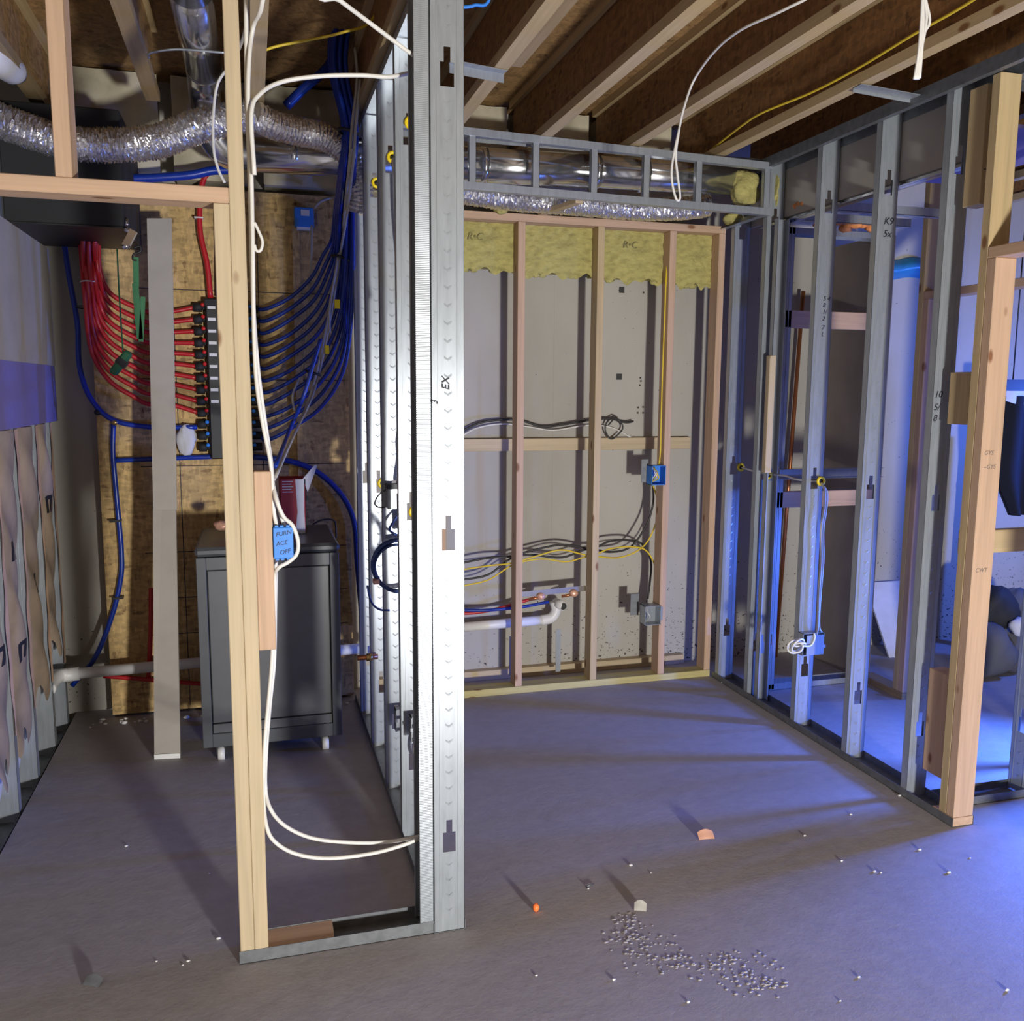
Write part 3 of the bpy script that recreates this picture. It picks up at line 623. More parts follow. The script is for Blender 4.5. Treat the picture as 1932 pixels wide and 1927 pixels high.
# cables on the utility wall
WH, GR, BK, YE = 'white_cable', 'grey_cable', 'black_cable', 'yellow_cable'
CB = [  # name, label, material, radius, depth, points
 ('cable', 'white cable arching level from the double post to the top of the end stud', WH, .0058, 2.56, [(480, 330, 2.5), (474, 215, 2.5), (490, 178, 2.52), (530, 155), (600, 144), (680, 142), (735, 145), (778, 137, 2.60), (800, 140, 2.66)]),
 ('cable', 'thick white cable crossing from the ceiling down to the end stud', WH, .0058, 2.5, [(590, -40, 2.3), (640, 0, 2.35), (700, 45, 2.42), (760, 90, 2.48), (790, 112, 2.52), (812, 130, 2.62)]),
 ('cable', 'white cable running down the right edge of the double post to the blue switch box', WH, .0058, 2.52, [(498, -30, 2.4), (478, 50), (470, 110), (468, 200), (474, 330), (477, 480), (479, 620), (484, 720), (496, 800), (510, 870), (514, 915), (516, 960), (523, 1000)]),
 ('cable', 'second white cable down the right edge of the double post to the blue switch box', WH, .0058, 2.535, [(464, 0), (466, 180), (471, 330), (475, 480), (479, 600), (487, 700), (499, 790), (511, 870), (515, 915), (524, 950), (532, 980), (541, 1000)]),
 ('cable', 'white cable bowing out around the right side of the blue switch box', WH, .0058, 2.50, [(515, 915, 2.53), (522, 945), (535, 975), (552, 992), (562, 1020), (560, 1045), (545, 1060), (525, 1072), (518, 1090, 2.53), (517, 1150, 2.54), (513, 1250, 2.54), (506, 1330, 2.54), (500, 1400, 2.54), (497, 1500, 2.54), (503, 1560, 2.50), (520, 1590, 2.50), (560, 1612), (620, 1620), (700, 1611), (760, 1595), (797, 1580, 2.53), (830, 1570, 2.62)]),
 ('cable', 'white cable from below the switch box to the lower hole of the end stud', WH, .0058, 2.545, [(520, 1052), (520, 1090), (519, 1150), (517, 1250), (509, 1330), (502, 1420), (501, 1490), (512, 1530, 2.52), (540, 1560), (590, 1582), (660, 1590), (730, 1589), (796, 1577, 2.54), (830, 1566, 2.62)]),
 ('cable', 'short white cable end looped beside the double post', WH, .004, 2.52, [(480, 420), (486, 432), (495, 455), (492, 472), (484, 473), (480, 462)]),
 ('cable', 'white cable hanging beside the foil duct behind the doorway header', WH, .0055, 3.7, [(470, -20, 3.2), (462, 60, 3.3), (440, 115, 3.6), (412, 155), (403, 210), (403, 280), (412, 320), (424, 345)]),
 ('cable', 'grey cable slanting along the blue tube bundle with a yellow tag', GR, .006, 4.4, [(517, 905, 3.0), (540, 850, 3.6), (575, 775), (598, 700), (615, 620), (634, 520), (645, 450), (652, 380, 4.0), (660, 300, 3.84), (664, 240, 3.83), (674, 150, 3.82), (670, 90, 3.82)]),
 ('cable', 'second grey cable slanting along the blue tube bundle', GR, .006, 4.38, [(520, 900, 3.0), (555, 820, 3.6), (590, 745), (612, 660), (630, 560), (642, 480), (655, 400, 4.0), (667, 300, 3.83), (671, 240, 3.82), (680, 150, 3.80)]),
 ('cable', 'grey cable ending in a yellow connector beside the blue tubes', GR, .006, 4.36, [(622, 628), (622, 580), (632, 520), (645, 440), (656, 360, 3.95), (664, 280, 3.81)]),
 ('cable', 'grey cable hanging down from the small blue box', GR, .006, 4.55, [(588, 425), (587, 480), (583, 580), (575, 670), (566, 710), (552, 745), (555, 775)]),
 ('cable', 'grey cable arching from the bundle into the small blue box', GR, .006, 4.5, [(593, 392), (605, 380), (630, 372), (645, 372, 4.1)]),
 ('cable', 'bright blue cable slanting down to the switch box cables', 'blue_tube', .009, 4.2, [(520, 880, 3.4), (545, 815), (572, 750), (590, 690), (605, 640)]),
 ('cable', 'yellow cable drooping between joists behind the double post', YE, .005, 3.5, [(492, 98), (520, 88), (570, 78), (620, 68), (650, 60), (690, 48), (712, 20), (722, -20)]),
 ('cable', 'white cable curving from the ceiling to a long hanging loop below the soffit', WH, .0048, 3.3, [(1540, -20, 2.6), (1480, 18, 2.7), (1400, 55, 2.9), (1350, 95, 3.1), (1310, 150), (1290, 205), (1280, 250), (1268, 310), (1268, 345), (1276, 376), (1283, 372), (1278, 330), (1275, 290), (1282, 240)]),
 ('cable', 'yellow cable running along the last joist before the right wall', YE, .005, 3, []),
 ('cable', 'bright blue cable end at the ceiling right of the end stud', 'blue_box', .005, 2.75, [(872, 14), (895, 10), (925, -8)]),
 ('cable', 'black cable sagging across the upper concrete behind the wood studs', BK, .0065, 4.73, [(860, 820), (900, 800), (935, 793), (980, 793), (1025, 805), (1070, 800), (1110, 793), (1150, 790), (1180, 797), (1195, 795)]),
 ('cable', 'thin white cable sagging across the upper concrete behind the wood studs', WH, .004, 4.735, [(860, 830), (900, 808), (950, 800), (1000, 806), (1045, 812), (1105, 803), (1150, 806), (1190, 825)]),
 ('cable', 'coiled dark cable loop on the concrete right of the second wood stud', BK, .0045, 4.725, [(1172, 800), (1160, 785), (1146, 795), (1142, 812), (1152, 828), (1164, 822), (1175, 808), (1170, 795), (1160, 790), (1148, 802)]),
 ('cable', 'yellow cable running straight down beside the third wood stud to the blue outlet box', YE, .0045, 4.49, [(1262, 440, 4.58), (1257, 520), (1254, 600), (1250, 700), (1247, 800), (1246, 850), (1243, 880)]),
 ('cable', 'black cable sagging at waist height behind the wood studs, upper one', BK, .006, 4.62, [(860, 1065), (920, 1053), (965, 1050), (1000, 1040), (1060, 1028), (1115, 1035), (1150, 1022), (1190, 1020), (1215, 1030), (1228, 1060), (1226, 1100), (1222, 1130)]),
 ('cable', 'black cable sagging at waist height behind the wood studs, lower one', BK, .006, 4.60, [(860, 1096), (920, 1085), (962, 1055), (1000, 1047), (1060, 1052), (1110, 1036), (1150, 1042), (1190, 1032), (1220, 990), (1232, 950), (1232, 915)]),
 ('cable', 'yellow cable sagging at waist height behind the wood studs, upper one', YE, .0045, 4.57, [(860, 1077), (920, 1068), (965, 1063), (1010, 1050), (1060, 1038), (1112, 1048), (1150, 1036), (1190, 1032), (1220, 1040), (1238, 1075), (1237, 1110), (1232, 1140)]),
 ('cable', 'yellow cable sagging at waist height behind the wood studs, lower one', YE, .0045, 4.58, [(860, 1108), (920, 1095), (968, 1066), (1020, 1055), (1070, 1060), (1112, 1050), (1170, 1052), (1215, 1030), (1238, 985), (1240, 945), (1232, 915)]),
 ('pex_tube', 'red tube running level low on the concrete behind the wood studs', 'red_tube', .009, 4.66, [(855, 1158), (900, 1156), (950, 1146), (1010, 1128)]),
 ('pex_tube', 'blue tube running level low on the concrete behind the wood studs', 'blue_tube', .009, 4.65, [(855, 1150), (910, 1152), (980, 1146), (1035, 1136)]),
 ('cable', 'white cable dropping down the third right wall stud into the junction box', WH, .0055, 3.6, [(1549, 912, 3.63), (1556, 925), (1555, 960), (1549, 1000), (1549, 1060), (1545, 1120), (1543, 1180), (1540, 1200), (1537, 1210)]),
 ('cable', 'second white cable dropping down the third right wall stud', WH, .0055, 3.61, [(1549, 912, 3.63), (1560, 930), (1558, 965), (1553, 1000), (1553, 1060), (1548, 1120), (1545, 1180), (1552, 1196)]),
 ('cable', 'pale cable threaded level through the yellow grommets of the right wall', WH, .005, 4, [(1398, 882, 4.38), (1425, 890, 4.2), (1452, 895, 4.07), (1480, 898, 3.95), (1505, 905, 3.8), (1549, 909, 3.645)]),
]
for nm, lab, m_, r, Y, pts in CB:
    if pts: p = path(pts, Y)
    else: p = [gz(1335, 288, 2.80), gz(1400, 237, 2.80), gz(1440, 212, 2.80), gz(1530, 175, 2.80), gz(1620, 128, 2.80), gz(1720, 67, 2.80), gz(1800, 22, 2.80), gz(1860, -15, 2.80)]
    if pts and pts[0][1] < 0: p = [Vector((p[0].x, p[0].y-.06, 2.96))]+p      # run on up between the joists
    if pts and pts[-1][1] < 0: p = p+[Vector((p[-1].x, p[-1].y-.06, 2.98))]
    o = solid(nm, MB().tube(p, r, 8, 6), m_, lab, 'tube' if nm == 'pex_tube' else 'cable')
    if 'yellow tag' in lab:
        q = gy(618, 660, 4.38); part('tag', B(q.x-.012, q.y-.014, q.z-.02, q.x+.006, q.y+.002, q.z+.02), 'yellow', o)
    if 'yellow connector' in lab:
        q = gy(636, 574, 4.34); part('connector', B(q.x-.012, q.y-.014, q.z-.02, q.x+.012, q.y, q.z+.02), 'yellow', o)
for px, py, Y, R in ((661, 253, 3.885, .05), (642, 487, 4.40, .04), (591, 704, 4.40, .035)):
    solid('cable_strap', MB().torus(gy(px, py, Y), (.3, 0, 1), R, .006, 16, 6), 'black', 'black strap around the blue tube bundle, '+('near the ceiling' if py < 300 else 'at the middle' if py < 600 else 'lowest one'), 'strap')
# bundle of cable ends hanging from the ceiling at upper right
hb = thing('cable_bundle', 'bunch of white cable ends hanging from the joists at upper right', 'cable', gz(1735, 0, 2.95))
for i, pts in enumerate(([(1742, -30), (1738, 40), (1733, 100), (1725, 150)], [(1741, -30), (1742, 40), (1737, 100), (1732, 150)], [(1743, -30), (1748, 35), (1738, 95), (1728, 150)], [(1744, -30), (1754, 38), (1742, 70), (1735, 148)])):
    q = path(pts, 2.30); part('cable_end', MB().tube([Vector((q[0].x, q[0].y, 3.0))]+q, .0042, 8, 6), WH, hb)

# ================================================================ blue switch box on the nailer block
bx = thing('switch_box', 'bright blue switch box reading FURNACE OFF fixed beside the double post', 'electrical box', (.07, 2.5, 1.155))
part('box', B(.046, 2.497, 1.157, .099, 2.56, 1.243), 'blue_box', bx, None, .002)
for x in (.056, .07, .086): part('clamp_tab', B(x-.005, 2.5, 1.2432, x+.004, 2.512, 1.248), 'blue_box', bx); part('clamp_tab', B(x-.005, 2.5, 1.152, x+.004, 2.512, 1.1568), 'blue_box', bx)
for s, z in (('FURN', 1.218), ('ACE', 1.192), ('OFF', 1.168)): text('handwriting', s, (.053 if s != 'OFF' else .062, 2.4965, z), (1, 0, .16), (-.16, 0, 1), .0165, 'ink', bx)

# ================================================================ rack cabinet and things on it
CX0, CX1, CY0, CY1 = -.243, .345, 3.90, 4.47
rc = thing('rack_cabinet', 'dark grey equipment rack cabinet on casters in the utility room', 'cabinet', (.05, 4.2, 0))
part('body', B(CX0+.01, CY0+.03, .085, CX1-.01, CY1, .915), 'cab', rc, None, .004)
part('top_panel', B(CX0-.004, CY0, .916, CX1+.004, CY1+.004, .955), 'cab', rc, None, .012)
dr = part('front_frame', MB().box(CX0, CY0, .085, CX0+.04, CY0+.03, .914).box(CX1-.04, CY0, .085, CX1, CY0+.03, .914).box(CX0+.04, CY0, .86, CX1-.04, CY0+.03, .914).box(CX0+.04, CY0, .085, CX1-.04, CY0+.03, .145), 'cab', rc, None, .002)
part('glass_door', B(CX0+.044, CY0+.008, .19, CX1-.044, CY0+.028, .856), 'cab_panel', rc, None, .003)
part('lower_strip', B(CX0+.044, CY0+.004, .147, CX1-.044, CY0+.028, .186), 'cab_panel', rc)
for x in (CX0+.07, CX1-.07):
    for y in (CY0+.07, CY1-.07):
        c = part('caster', MB().cyl((x-.014, y, .031), (x+.014, y, .031), .031, 14), 'pvc' if y < 4.2 else 'black', rc)
        part('fork', MB().box(x-.02, y-.02, .031, x-.0145, y+.02, .084).box(x+.0145, y-.02, .031, x+.02, y+.02, .084), 'black', c)
ct = thing('carton', 'open red and white cardboard carton standing on the rack cabinet', 'box', gy(560, 985, 4.25))
a, b = gy(527, 905, 4.2), gy(578, 990, 4.2)
z0 = .956
part('body', MB().box(a.x, 4.2, z0, b.x, 4.203, a.z).box(a.x, 4.36, z0, b.x, 4.363, a.z).box(a.x, 4.2, z0, a.x+.003, 4.363, a.z).box(b.x-.003, 4.2, z0, b.x, 4.363, a.z).box(a.x, 4.2, z0, b.x, 4.363, z0+.003), 'carton_red', ct)
part('side_panel', MB().prism([(b.x-.045, 4.1985, a.z), (b.x-.005, 4.1985, a.z), (b.x-.008, 4.1985, z0+.1), (b.x-.005, 4.1985, z0), (b.x-.05, 4.1985, z0), (b.x-.038, 4.1985, z0+.1)], (0, .001, 0)), 'carton_white', ct)
part('flap', MB().prism([(b.x-.012, 4.2, a.z), (b.x+.045, 4.2, a.z+.065), (b.x+.055, 4.2, a.z+.06), (b.x+.01, 4.2, a.z-.06)], (0, .002, 0)), 'carton_white', ct)
for i in range(5): part('printed_line', B(a.x+.012, 4.1985, a.z-.012-.012*i, a.x+.06-.008*(i % 2), 4.2, a.z-.008-.012*i), 'carton_white', ct)
solid('torn_package', MB().lump(gy(418, 992, 4.2)+Vector((0, 0, .0)), .03, .03, .022, 6, 14, 9, .25), 'coppers', 'small torn pinkish package on the rack cabinet', 'package')
solid('cable', MB().tube(path([(590, 990), (605, 982), (622, 980), (632, 985), (634, 1005), (634, 1015)], 4.35), .004, 6), BK, 'short black cable end arching over the rack cabinet top', 'cable')

# ================================================================ drywall strips, straps and hardware
ds = thing('drywall_strip', 'long grey drywall strip leaning upright in the utility room', 'drywall strip', (-.40, 4.06, 0))
def leanboard(name, mat, par, bl, br, tl, tr, th):
    bl, br, tl, tr = map(Vector, (bl, br, tl, tr)); n = (br-bl).cross(tl-bl).normalized()*th
    vs = [bl, br, tr, tl, bl-n, br-n, tr-n, tl-n]
    return part(name, MB().add(vs, [(0, 1, 2, 3), (7, 6, 5, 4), (0, 4, 5, 1), (1, 5, 6, 2), (2, 6, 7, 3), (3, 7, 4, 0)]), mat, par)
leanboard('sheet', 'gyp', ds, (-.457, 4.05, .0), (-.349, 4.035, .0), gy(285, 420, 4.45), gy(322, 420, 4.45), .012)
leanboard('cut_edge', 'gyp_edge', ds, (-.457, 4.0475, .0), (-.349, 4.0325, .0), Vector((-.457, 4.0475, .022)), Vector((-.349, 4.0325, .022)), .002)
d2 = thing('drywall_strip', 'shorter grey drywall strip hanging in front of the longer strip', 'drywall strip', gy(308, 962, 4.22))
leanboard('sheet', 'gyp', d2, gy(289, 962, 4.20), gy(334, 962, 4.20), gy(277, 412, 4.40), gy(324, 412, 4.40), .012)
gs = thing('ratchet_strap', 'green ratchet strap with chrome buckle hanging from the plenum corner', 'strap', gy(245, 450, 3.98))
part('buckle', MB().obox(gy(245, 450, 3.98), (.016, 0, .03), (.012, 0, -.006), (0, .016, 0)).cyl(gy(236, 432, 3.98), gy(252, 440, 3.98), .010, 10).cyl(gy(232, 468, 3.98), gy(244, 462, 3.98), .010, 10).cyl(gy(240, 425, 3.98), gy(238, 412, 4.0), .006, 8), 'chrome', gs)
part('hook', MB().tube(path([(252, 468), (264, 465), (265, 475), (252, 480), (251, 490), (258, 492)], 3.98), .004, 6), 'black', gs)
part('webbing', MB().bar(gy(256, 485, 3.98), gy(257, 540, 3.98), .022, .003, (0, 1, 0)).bar(gy(255, 535, 3.985), gy(264, 640, 3.985), .024, .003, (0, 1, 0)).bar(gy(266, 645, 3.985), gy(270, 560, 3.985), .018, .003, (0, 1, 0)), 'green_strap', gs)
part('webbing_tail', MB().tube(path([(221, 470), (224, 540), (229, 620), (232, 665)], 3.98), .003, 6), 'green_strap', gs)
st = thing('strap_roll', 'rolled dark green strap dangling in front of the red tubes', 'strap', gy(228, 690, 3.98))
part('roll', MB().obox(gy(228, 685, 3.98), (.034, 0, .045), (.014, 0, -.01), (0, .02, 0)), 'green_strap', st, None, .008)
part('band', MB().obox(gy(230, 684, 3.98), (.009, 0, .011), (.017, 0, -.013), (0, .022, 0)), 'black', st)

# ================================================================ left wall: steel studs, kraft batts, drywall
lw = thing('left_stud_wall', 'steel stud wall with kraft insulation along the left edge', 'wall frame', (-.95, 3.9, -.04))
track('bottom_track', lw, -.996, 3.0, -.902, 4.72, -.045, axis='y')
for y in (3.33, 3.66, 3.98, 4.33, 4.62): stud(lw, -.995, y, -.04, 2.78, chev=False, kn=())
for y in (3.66, 3.98, 4.33, 4.62): part('paper_flange', MB().grid(lambda u, v, y=y: (-.8985+.002*math.sin(30*v)*u, y+.021-(.035+.012*math.sin(9*v+y*3))*u, .3+1.15*v), 4, 40), 'kraft_pale', lw)
KL = ['nearest the viewer at the left picture edge', 'second from the left picture edge, with black print', 'third from the left picture edge', 'last before the concrete corner']
for i, (a, b) in enumerate(((3.37, 3.655), (3.70, 3.975), (4.02, 4.325), (4.37, 4.615))):
    zb = (.20, .22, .30, .42)[i]
    def fn(u, v, a=a, b=b, zb=zb, i=i):
        y = a+(b-a)*u; z = zb+(1.452-zb)*v+(.05*math.sin(11*u+i*2)*(1-v)**6)
        return (-.93+.032*math.sin(math.pi*u)+.010*math.sin(7*z+5*u+i)+.006*math.sin(23*z+9*u), y, z)
    mb = MB().grid(fn, 16, 60); mb.box(-.99, a, zb+.06, -.945, b, 1.45)
    k = solid('kraft_batt', mb, 'kraft', 'brown kraft faced insulation batt '+KL[i], 'insulation', 'kraft batts of the left wall')
    for zz in ((.62, 1.12), (.55, .95), (.75,), (1.05,))[i]:
        mk_ = MB(); yc = (a+b)/2
        for q in ((-.045, 0, .006, .075), (-.035, .06, .04, .018), (.0, .0, .006, .06)):
            u = (yc+q[0]-a)/(b-a); mk_.grid(lambda s, w, q=q, yc=yc: (Vector(fn((yc+q[0]+(q[2]+.02)*s-a)/(b-a), (zz+q[1]+q[3]*w-zb)/(1.452-zb)))+Vector((.0015, 0, 0))), 2, 4)
        part('printed_mark', mk_, 'ink', k)
    mb2 = MB().grid(lambda u, v, a=a, b=b, zb=zb: (-.96+.03*v, a+(b-a)*u, zb-.14+.17*v+.02*math.sin(14*u)), 8, 4)
    part('torn_lining', mb2, 'whitish', k)
lb = thing('purple_drywall', 'purple drywall panel on the upper left wall', 'drywall', (-.89, 4.2, 1.455))
part('sheet', B(-.898, 3.1, 1.457, -.886, 4.72, 2.247), 'purple', lb)
lg = thing('grey_drywall', 'grey drywall piece laid over the purple panel on the left wall', 'drywall', (-.88, 4.0, 1.715))
part('sheet', B(-.8855, 3.1, 1.715, -.874, 4.68, 2.246), 'gyp', lg)

# ================================================================ back wall plumbing and boxes
wp = thing('waste_pipe', 'white waste pipe with elbow and open tee low behind the wood studs', 'pipe', (1.4, 4.68, .3))
part('pipe', MB().cyl(gy(850, 1186, 4.66), gy(1025, 1170, 4.66), .026, 16), 'pvc', wp)
part('elbow', MB().sweep(smooth([gy(1020, 1171, 4.66), gy(1040, 1166, 4.66), gy(1049, 1152, 4.66), gy(1046, 1135, 4.66)], 6), .029, 16), 'pvc', wp)
q = gy(1053, 1140, 4.63)
part('tee', MB().cyl(q+Vector((0, .04, 0)), q+Vector((.012, -.05, -.002)), .026, 18), 'pvc', wp); part('bore', MB().cyl(q+Vector((.012, -.045, -.002)), q+Vector((.0123, -.0508, -.002)), .02, 18), 'hole', wp)
cb_ = thing('pipe_bracket', 'galvanized pipe bracket with two copper clamps between the wood studs', 'bracket', gy(1048, 1118, 4.56))
a, b = gy(985, 1122, 4.57), gy(1105, 1110, 4.57)
part('strap', MB().bar(a, b, .002, .03), 'steel_bright', cb_)
for px, py in ((1021, 1126), (1083, 1120)):
    q = gy(px, py, 4.56); part('clamp', MB().lump(q, .024, .014, .02, px, 12, 8, .12), 'coppers', cb_)
    part('stub', MB().cyl(q+Vector((-.01, 0, -.005)), q+Vector((-.065, .02, -.018)), .008, 10), 'copper', cb_)
for px, t_, b_, lab in ((1054, 1188, 1278, 'galvanized strap plate standing below the open pipe tee'), (966, 1201, 1285, 'galvanized strap plate standing left of the first wood stud')):
    a, b = gy(px, t_, 4.60), gy(px, b_, 4.60); o = solid('strap_plate', B(a.x-.014, 4.60, max(.056, b.z), a.x+.014, 4.604, a.z), 'steel', lab, 'bracket', 'galvanized strap plates')
eb = thing('outlet_box', 'blue outlet box with bunched wires on the third wood stud', 'electrical box', gy(1240, 910, 4.47))
a, b = gy(1229, 879, 4.45), gy(1254, 915, 4.45)
part('box', MB().box(a.x, 4.44, b.z, a.x+.003, 4.51, a.z).box(b.x-.003, 4.44, b.z, b.x, 4.51, a.z).box(a.x, 4.44, a.z-.003, b.x, 4.51, a.z).box(a.x, 4.44, b.z, b.x, 4.51, b.z+.003).box(a.x, 4.507, b.z, b.x, 4.51, a.z), 'blue_box', eb)
part('mounting_plate', B(a.x-.03, 4.512, b.z+.01, a.x+.01, 4.514, a.z+.03), 'track', eb)
for k in range(4): part('wire', MB().tube([(a.x+.015+.008*k, 4.50, a.z-.01), (a.x+.02+.01*((k+1) % 3), 4.45, (a.z+b.z)/2+.015), (a.x+.012+.012*k, 4.455, (a.z+b.z)/2-.015), (a.x+.03, 4.5, b.z+.01)], .003, 6), 'yellow' if k % 2 else WH, eb)
eb = thing('outlet_box', 'bare metal outlet box near the floor on the third wood stud', 'electrical box', gy(1230, 1175, 4.47))
a, b = gy(1216, 1144, 4.45), gy(1245, 1178, 4.45)
part('box', MB().box(a.x, 4.44, b.z, a.x+.003, 4.51, a.z).box(b.x-.003, 4.44, b.z, b.x, 4.51, a.z).box(a.x, 4.44, a.z-.003, b.x, 4.51, a.z).box(a.x, 4.44, b.z, b.x, 4.51, b.z+.003).box(a.x, 4.507, b.z, b.x, 4.51, a.z), 'steel', eb)
part('mounting_ear', B(b.x, 4.459, b.z+.02, b.x+.02, 4.4615, a.z-.012), 'steel', eb); part('backing_plate', B(a.x-.035, 4.56, b.z+.03, a.x+.015, 4.562, a.z+.045), 'track', eb)
part('wire', MB().tube([(a.x+.03, 4.5, a.z-.01), (a.x+.025, 4.455, (a.z+b.z)/2+.012), (a.x+.035, 4.452, (a.z+b.z)/2-.012), (a.x+.03, 4.5, b.z+.01)], .003, 6), WH, eb)

# ================================================================ fittings on the steel partition
def grommet(q, lab, ax=(0, 1, 0), R=.017):
    t = thing('grommet', lab, 'grommet', q, 'yellow cable grommets')
    part('ring', MB().torus(q, ax, R, .0065, 20, 8), 'yellow', t); part('collar', MB().sweep([Vector(q)+Vector((0, -.004, 0)), Vector(q)+Vector((0, .014, 0))], R-.004, 16, cap=False), 'yellow', t); part('bore', MB().cyl(Vector(q)+Vector((0, .001, 0)), Vector(q)+Vector((0, .003, 0)), R-.005, 16), 'black', t)
for (px, py, Y, lab) in ((776, 232, 3.065, 'yellow cable grommet high on the partition stud next to the end stud'), (741, 297, 3.475, 'yellow cable grommet high up where the ribbed metal cable starts'), (711, 345, 3.925, 'yellow cable grommet high on the fourth partition stud'), (783, 966, 3.065, 'yellow cable grommet at waist height on the partition, nearest'), (722, 912, 3.925, 'yellow cable grommet at waist height on the partition beside the coiled cable')):
    grommet(gy(px, py, Y-.004), lab)
for (px, py, Y, lab) in ((1398, 882, 4.380, 'yellow cable grommet on the farthest stud of the right wall'), (1450, 897, 4.070, 'half hidden yellow cable grommet on the nested right wall stud'), (1549, 908, 3.635, 'yellow cable grommet with two white cables on the right wall')):
    grommet(gy(px, py, Y-.004), lab)
solid('armored_cable', corrug(path([(741, 300, 3.47), (745, 330), (746, 380), (750, 440), (757, 520, 3.46), (762, 600, 3.5)], 3.45), .0085, .007, .003, 10), 'steel_bright', 'ribbed metal armored cable dropping from a high yellow grommet', 'cable')
solid('armored_cable', corrug(path([(762, 790, 3.46), (757, 830), (757, 870), (752, 905), (755, 925)], 3.44), .0085, .007, .003, 10), 'steel_bright', 'ribbed metal armored cable entering the junction box by the coil', 'cable')
jb = thing('junction_box', 'steel junction box with black clamp on the partition above the cable coil', 'electrical box', gy(745, 960, 3.42))
a, b = gy(731, 922, 3.44), gy(765, 960, 3.44)
part('box', B(a.x, 3.425, b.z, b.x, 3.475, a.z), 'steel', jb, None, .002); part('clamp', B(a.x-.006, 3.42, a.z, b.x-.02, 3.46, a.z+.018), 'black', jb); part('bracket', B(b.x-.035, 3.415, b.z-.09, b.x-.004, 3.424, a.z-.02), 'track', jb)
solid('cable', MB().tube(path([(728, 924), (714, 935), (707, 950), (714, 957), (727, 957)], 3.43), .003, 6), BK, 'thin black wire loop beside the partition junction box', 'cable')
coil = thing('cable_coil', 'coil of dark blue cable hung on the steel partition', 'cable coil', gy(745, 1068, 3.40))
cc = gy(757, 1068, 3.42)
for k in range(7):
    R = .098+.006*math.sin(k*2.1); off = Vector((.006*math.cos(k*1.7)-.01, -.004*k, .006*math.sin(k*2.3)))
    part('turn', MB().torus(cc+off, (.2, 1, .03*math.sin(k)), R, .0048, 36, 8), 'cable_blue', coil)
part('tail', MB().tube(path([(748, 1010, 3.41), (735, 1000), (742, 985), (752, 972)], 3.41), .005, 6), 'cable_blue', coil)
part('tail', MB().tube(path([(693, 1105), (700, 1135), (715, 1150), (735, 1152)], 3.42), .004, 6), 'cable_blue', coil)
part('tie', B(cc.x-.112, cc.y-.04, cc.z-.06, cc.x-.09, cc.y+.004, cc.z-.045), 'coppers', coil)
for i, (px, py, Y, mt, lab) in enumerate(((755, 1352, 3.44, 'track', 'open grey device box low on the partition'), (785, 1368, 3.04, 'track', 'open grey device box low on the nearest partition stud'), (700, 1240, 3.90, 'brass', 'brass pipe stub out low at the far end of the partition'))):
    q = gy(px, py, Y); t = thing('device_box' if i < 2 else 'pipe_stub', lab, 'electrical box' if i < 2 else 'pipe', q)
    if i < 2:
        part('box', MB().box(q.x-.025, Y-.01, q.z-.045, q.x+.03, Y-.006, q.z+.045).box(q.x-.025, Y-.045, q.z-.045, q.x-.022, Y-.006, q.z+.045).box(q.x-.025, Y-.045, q.z+.042, q.x+.03, Y-.006, q.z+.045).box(q.x-.025, Y-.045, q.z-.045, q.x+.03, Y-.006, q.z-.042), mt, t)
        part('cover_strip', B(q.x-.028, Y-.05, q.z-.005, q.x+.03, Y-.045, q.z+.008), 'steel', t)
    else:
        part('pipe', MB().cyl((q.x-.06, Y, q.z), (q.x+.03, Y, q.z), .012, 12), 'copper', t); part('nut', MB().cyl((q.x-.02, Y, q.z), (q.x+.005, Y, q.z), .018, 6), mt, t)
solid('cable', MB().tube([gy(790, 1385, 3.02), gy(783, 1400, 3.02), gy(782, 1420, 3.02), gy(788, 1435, 3.02), gy(791, 1450, 3.03)], .006, 8), WH, 'short white cable tail hanging from the low device box', 'cable')

# ================================================================ junction box on the right wall with coiled cable
jb = thing('junction_box', 'open steel junction box with coiled white cable low on the right wall', 'electrical box', gy(1535, 1235, 3.6))
a, b = gy(1515, 1196, 3.60), gy(1552, 1234, 3.60)
part('box', MB().box(a.x, 3.595, b.z, a.x+.002, 3.639, a.z).box(a.x+.02, 3.594, b.z, b.x, 3.597, a.z-.01).box(a.x, 3.595, a.z-.002, b.x, 3.639, a.z).box(a.x, 3.595, b.z, b.x, 3.639, b.z+.002).box(b.x-.002, 3.595, b.z, b.x, 3.639, a.z), 'steel', jb)
part('tab', B(b.x, 3.60, b.z+.03, b.x+.014, 3.602, b.z+.045), 'steel', jb)
q = gy(1502, 1218, 3.56)
for k, (R, ax) in enumerate(((.034, (.2, 1, .2)), (.03, (.5, 1, -.4)), (.036, (-.3, 1, .5)), (.028, (.1, .6, 1)))):
    part('cable_loop', MB().torus(q+Vector((.006*k-.008, -.004*k, .004*k-.006)), ax, R, .0048, 24, 8), WH, jb)
part('cable_lead', MB().tube([q+Vector((.03, 0, 0)), q+Vector((.05, .01, -.01)), gy(1530, 1218, 3.59), gy(1537, 1205, 3.59), gy(1536, 1195, 3.595)], .0048, 8), WH, jb)

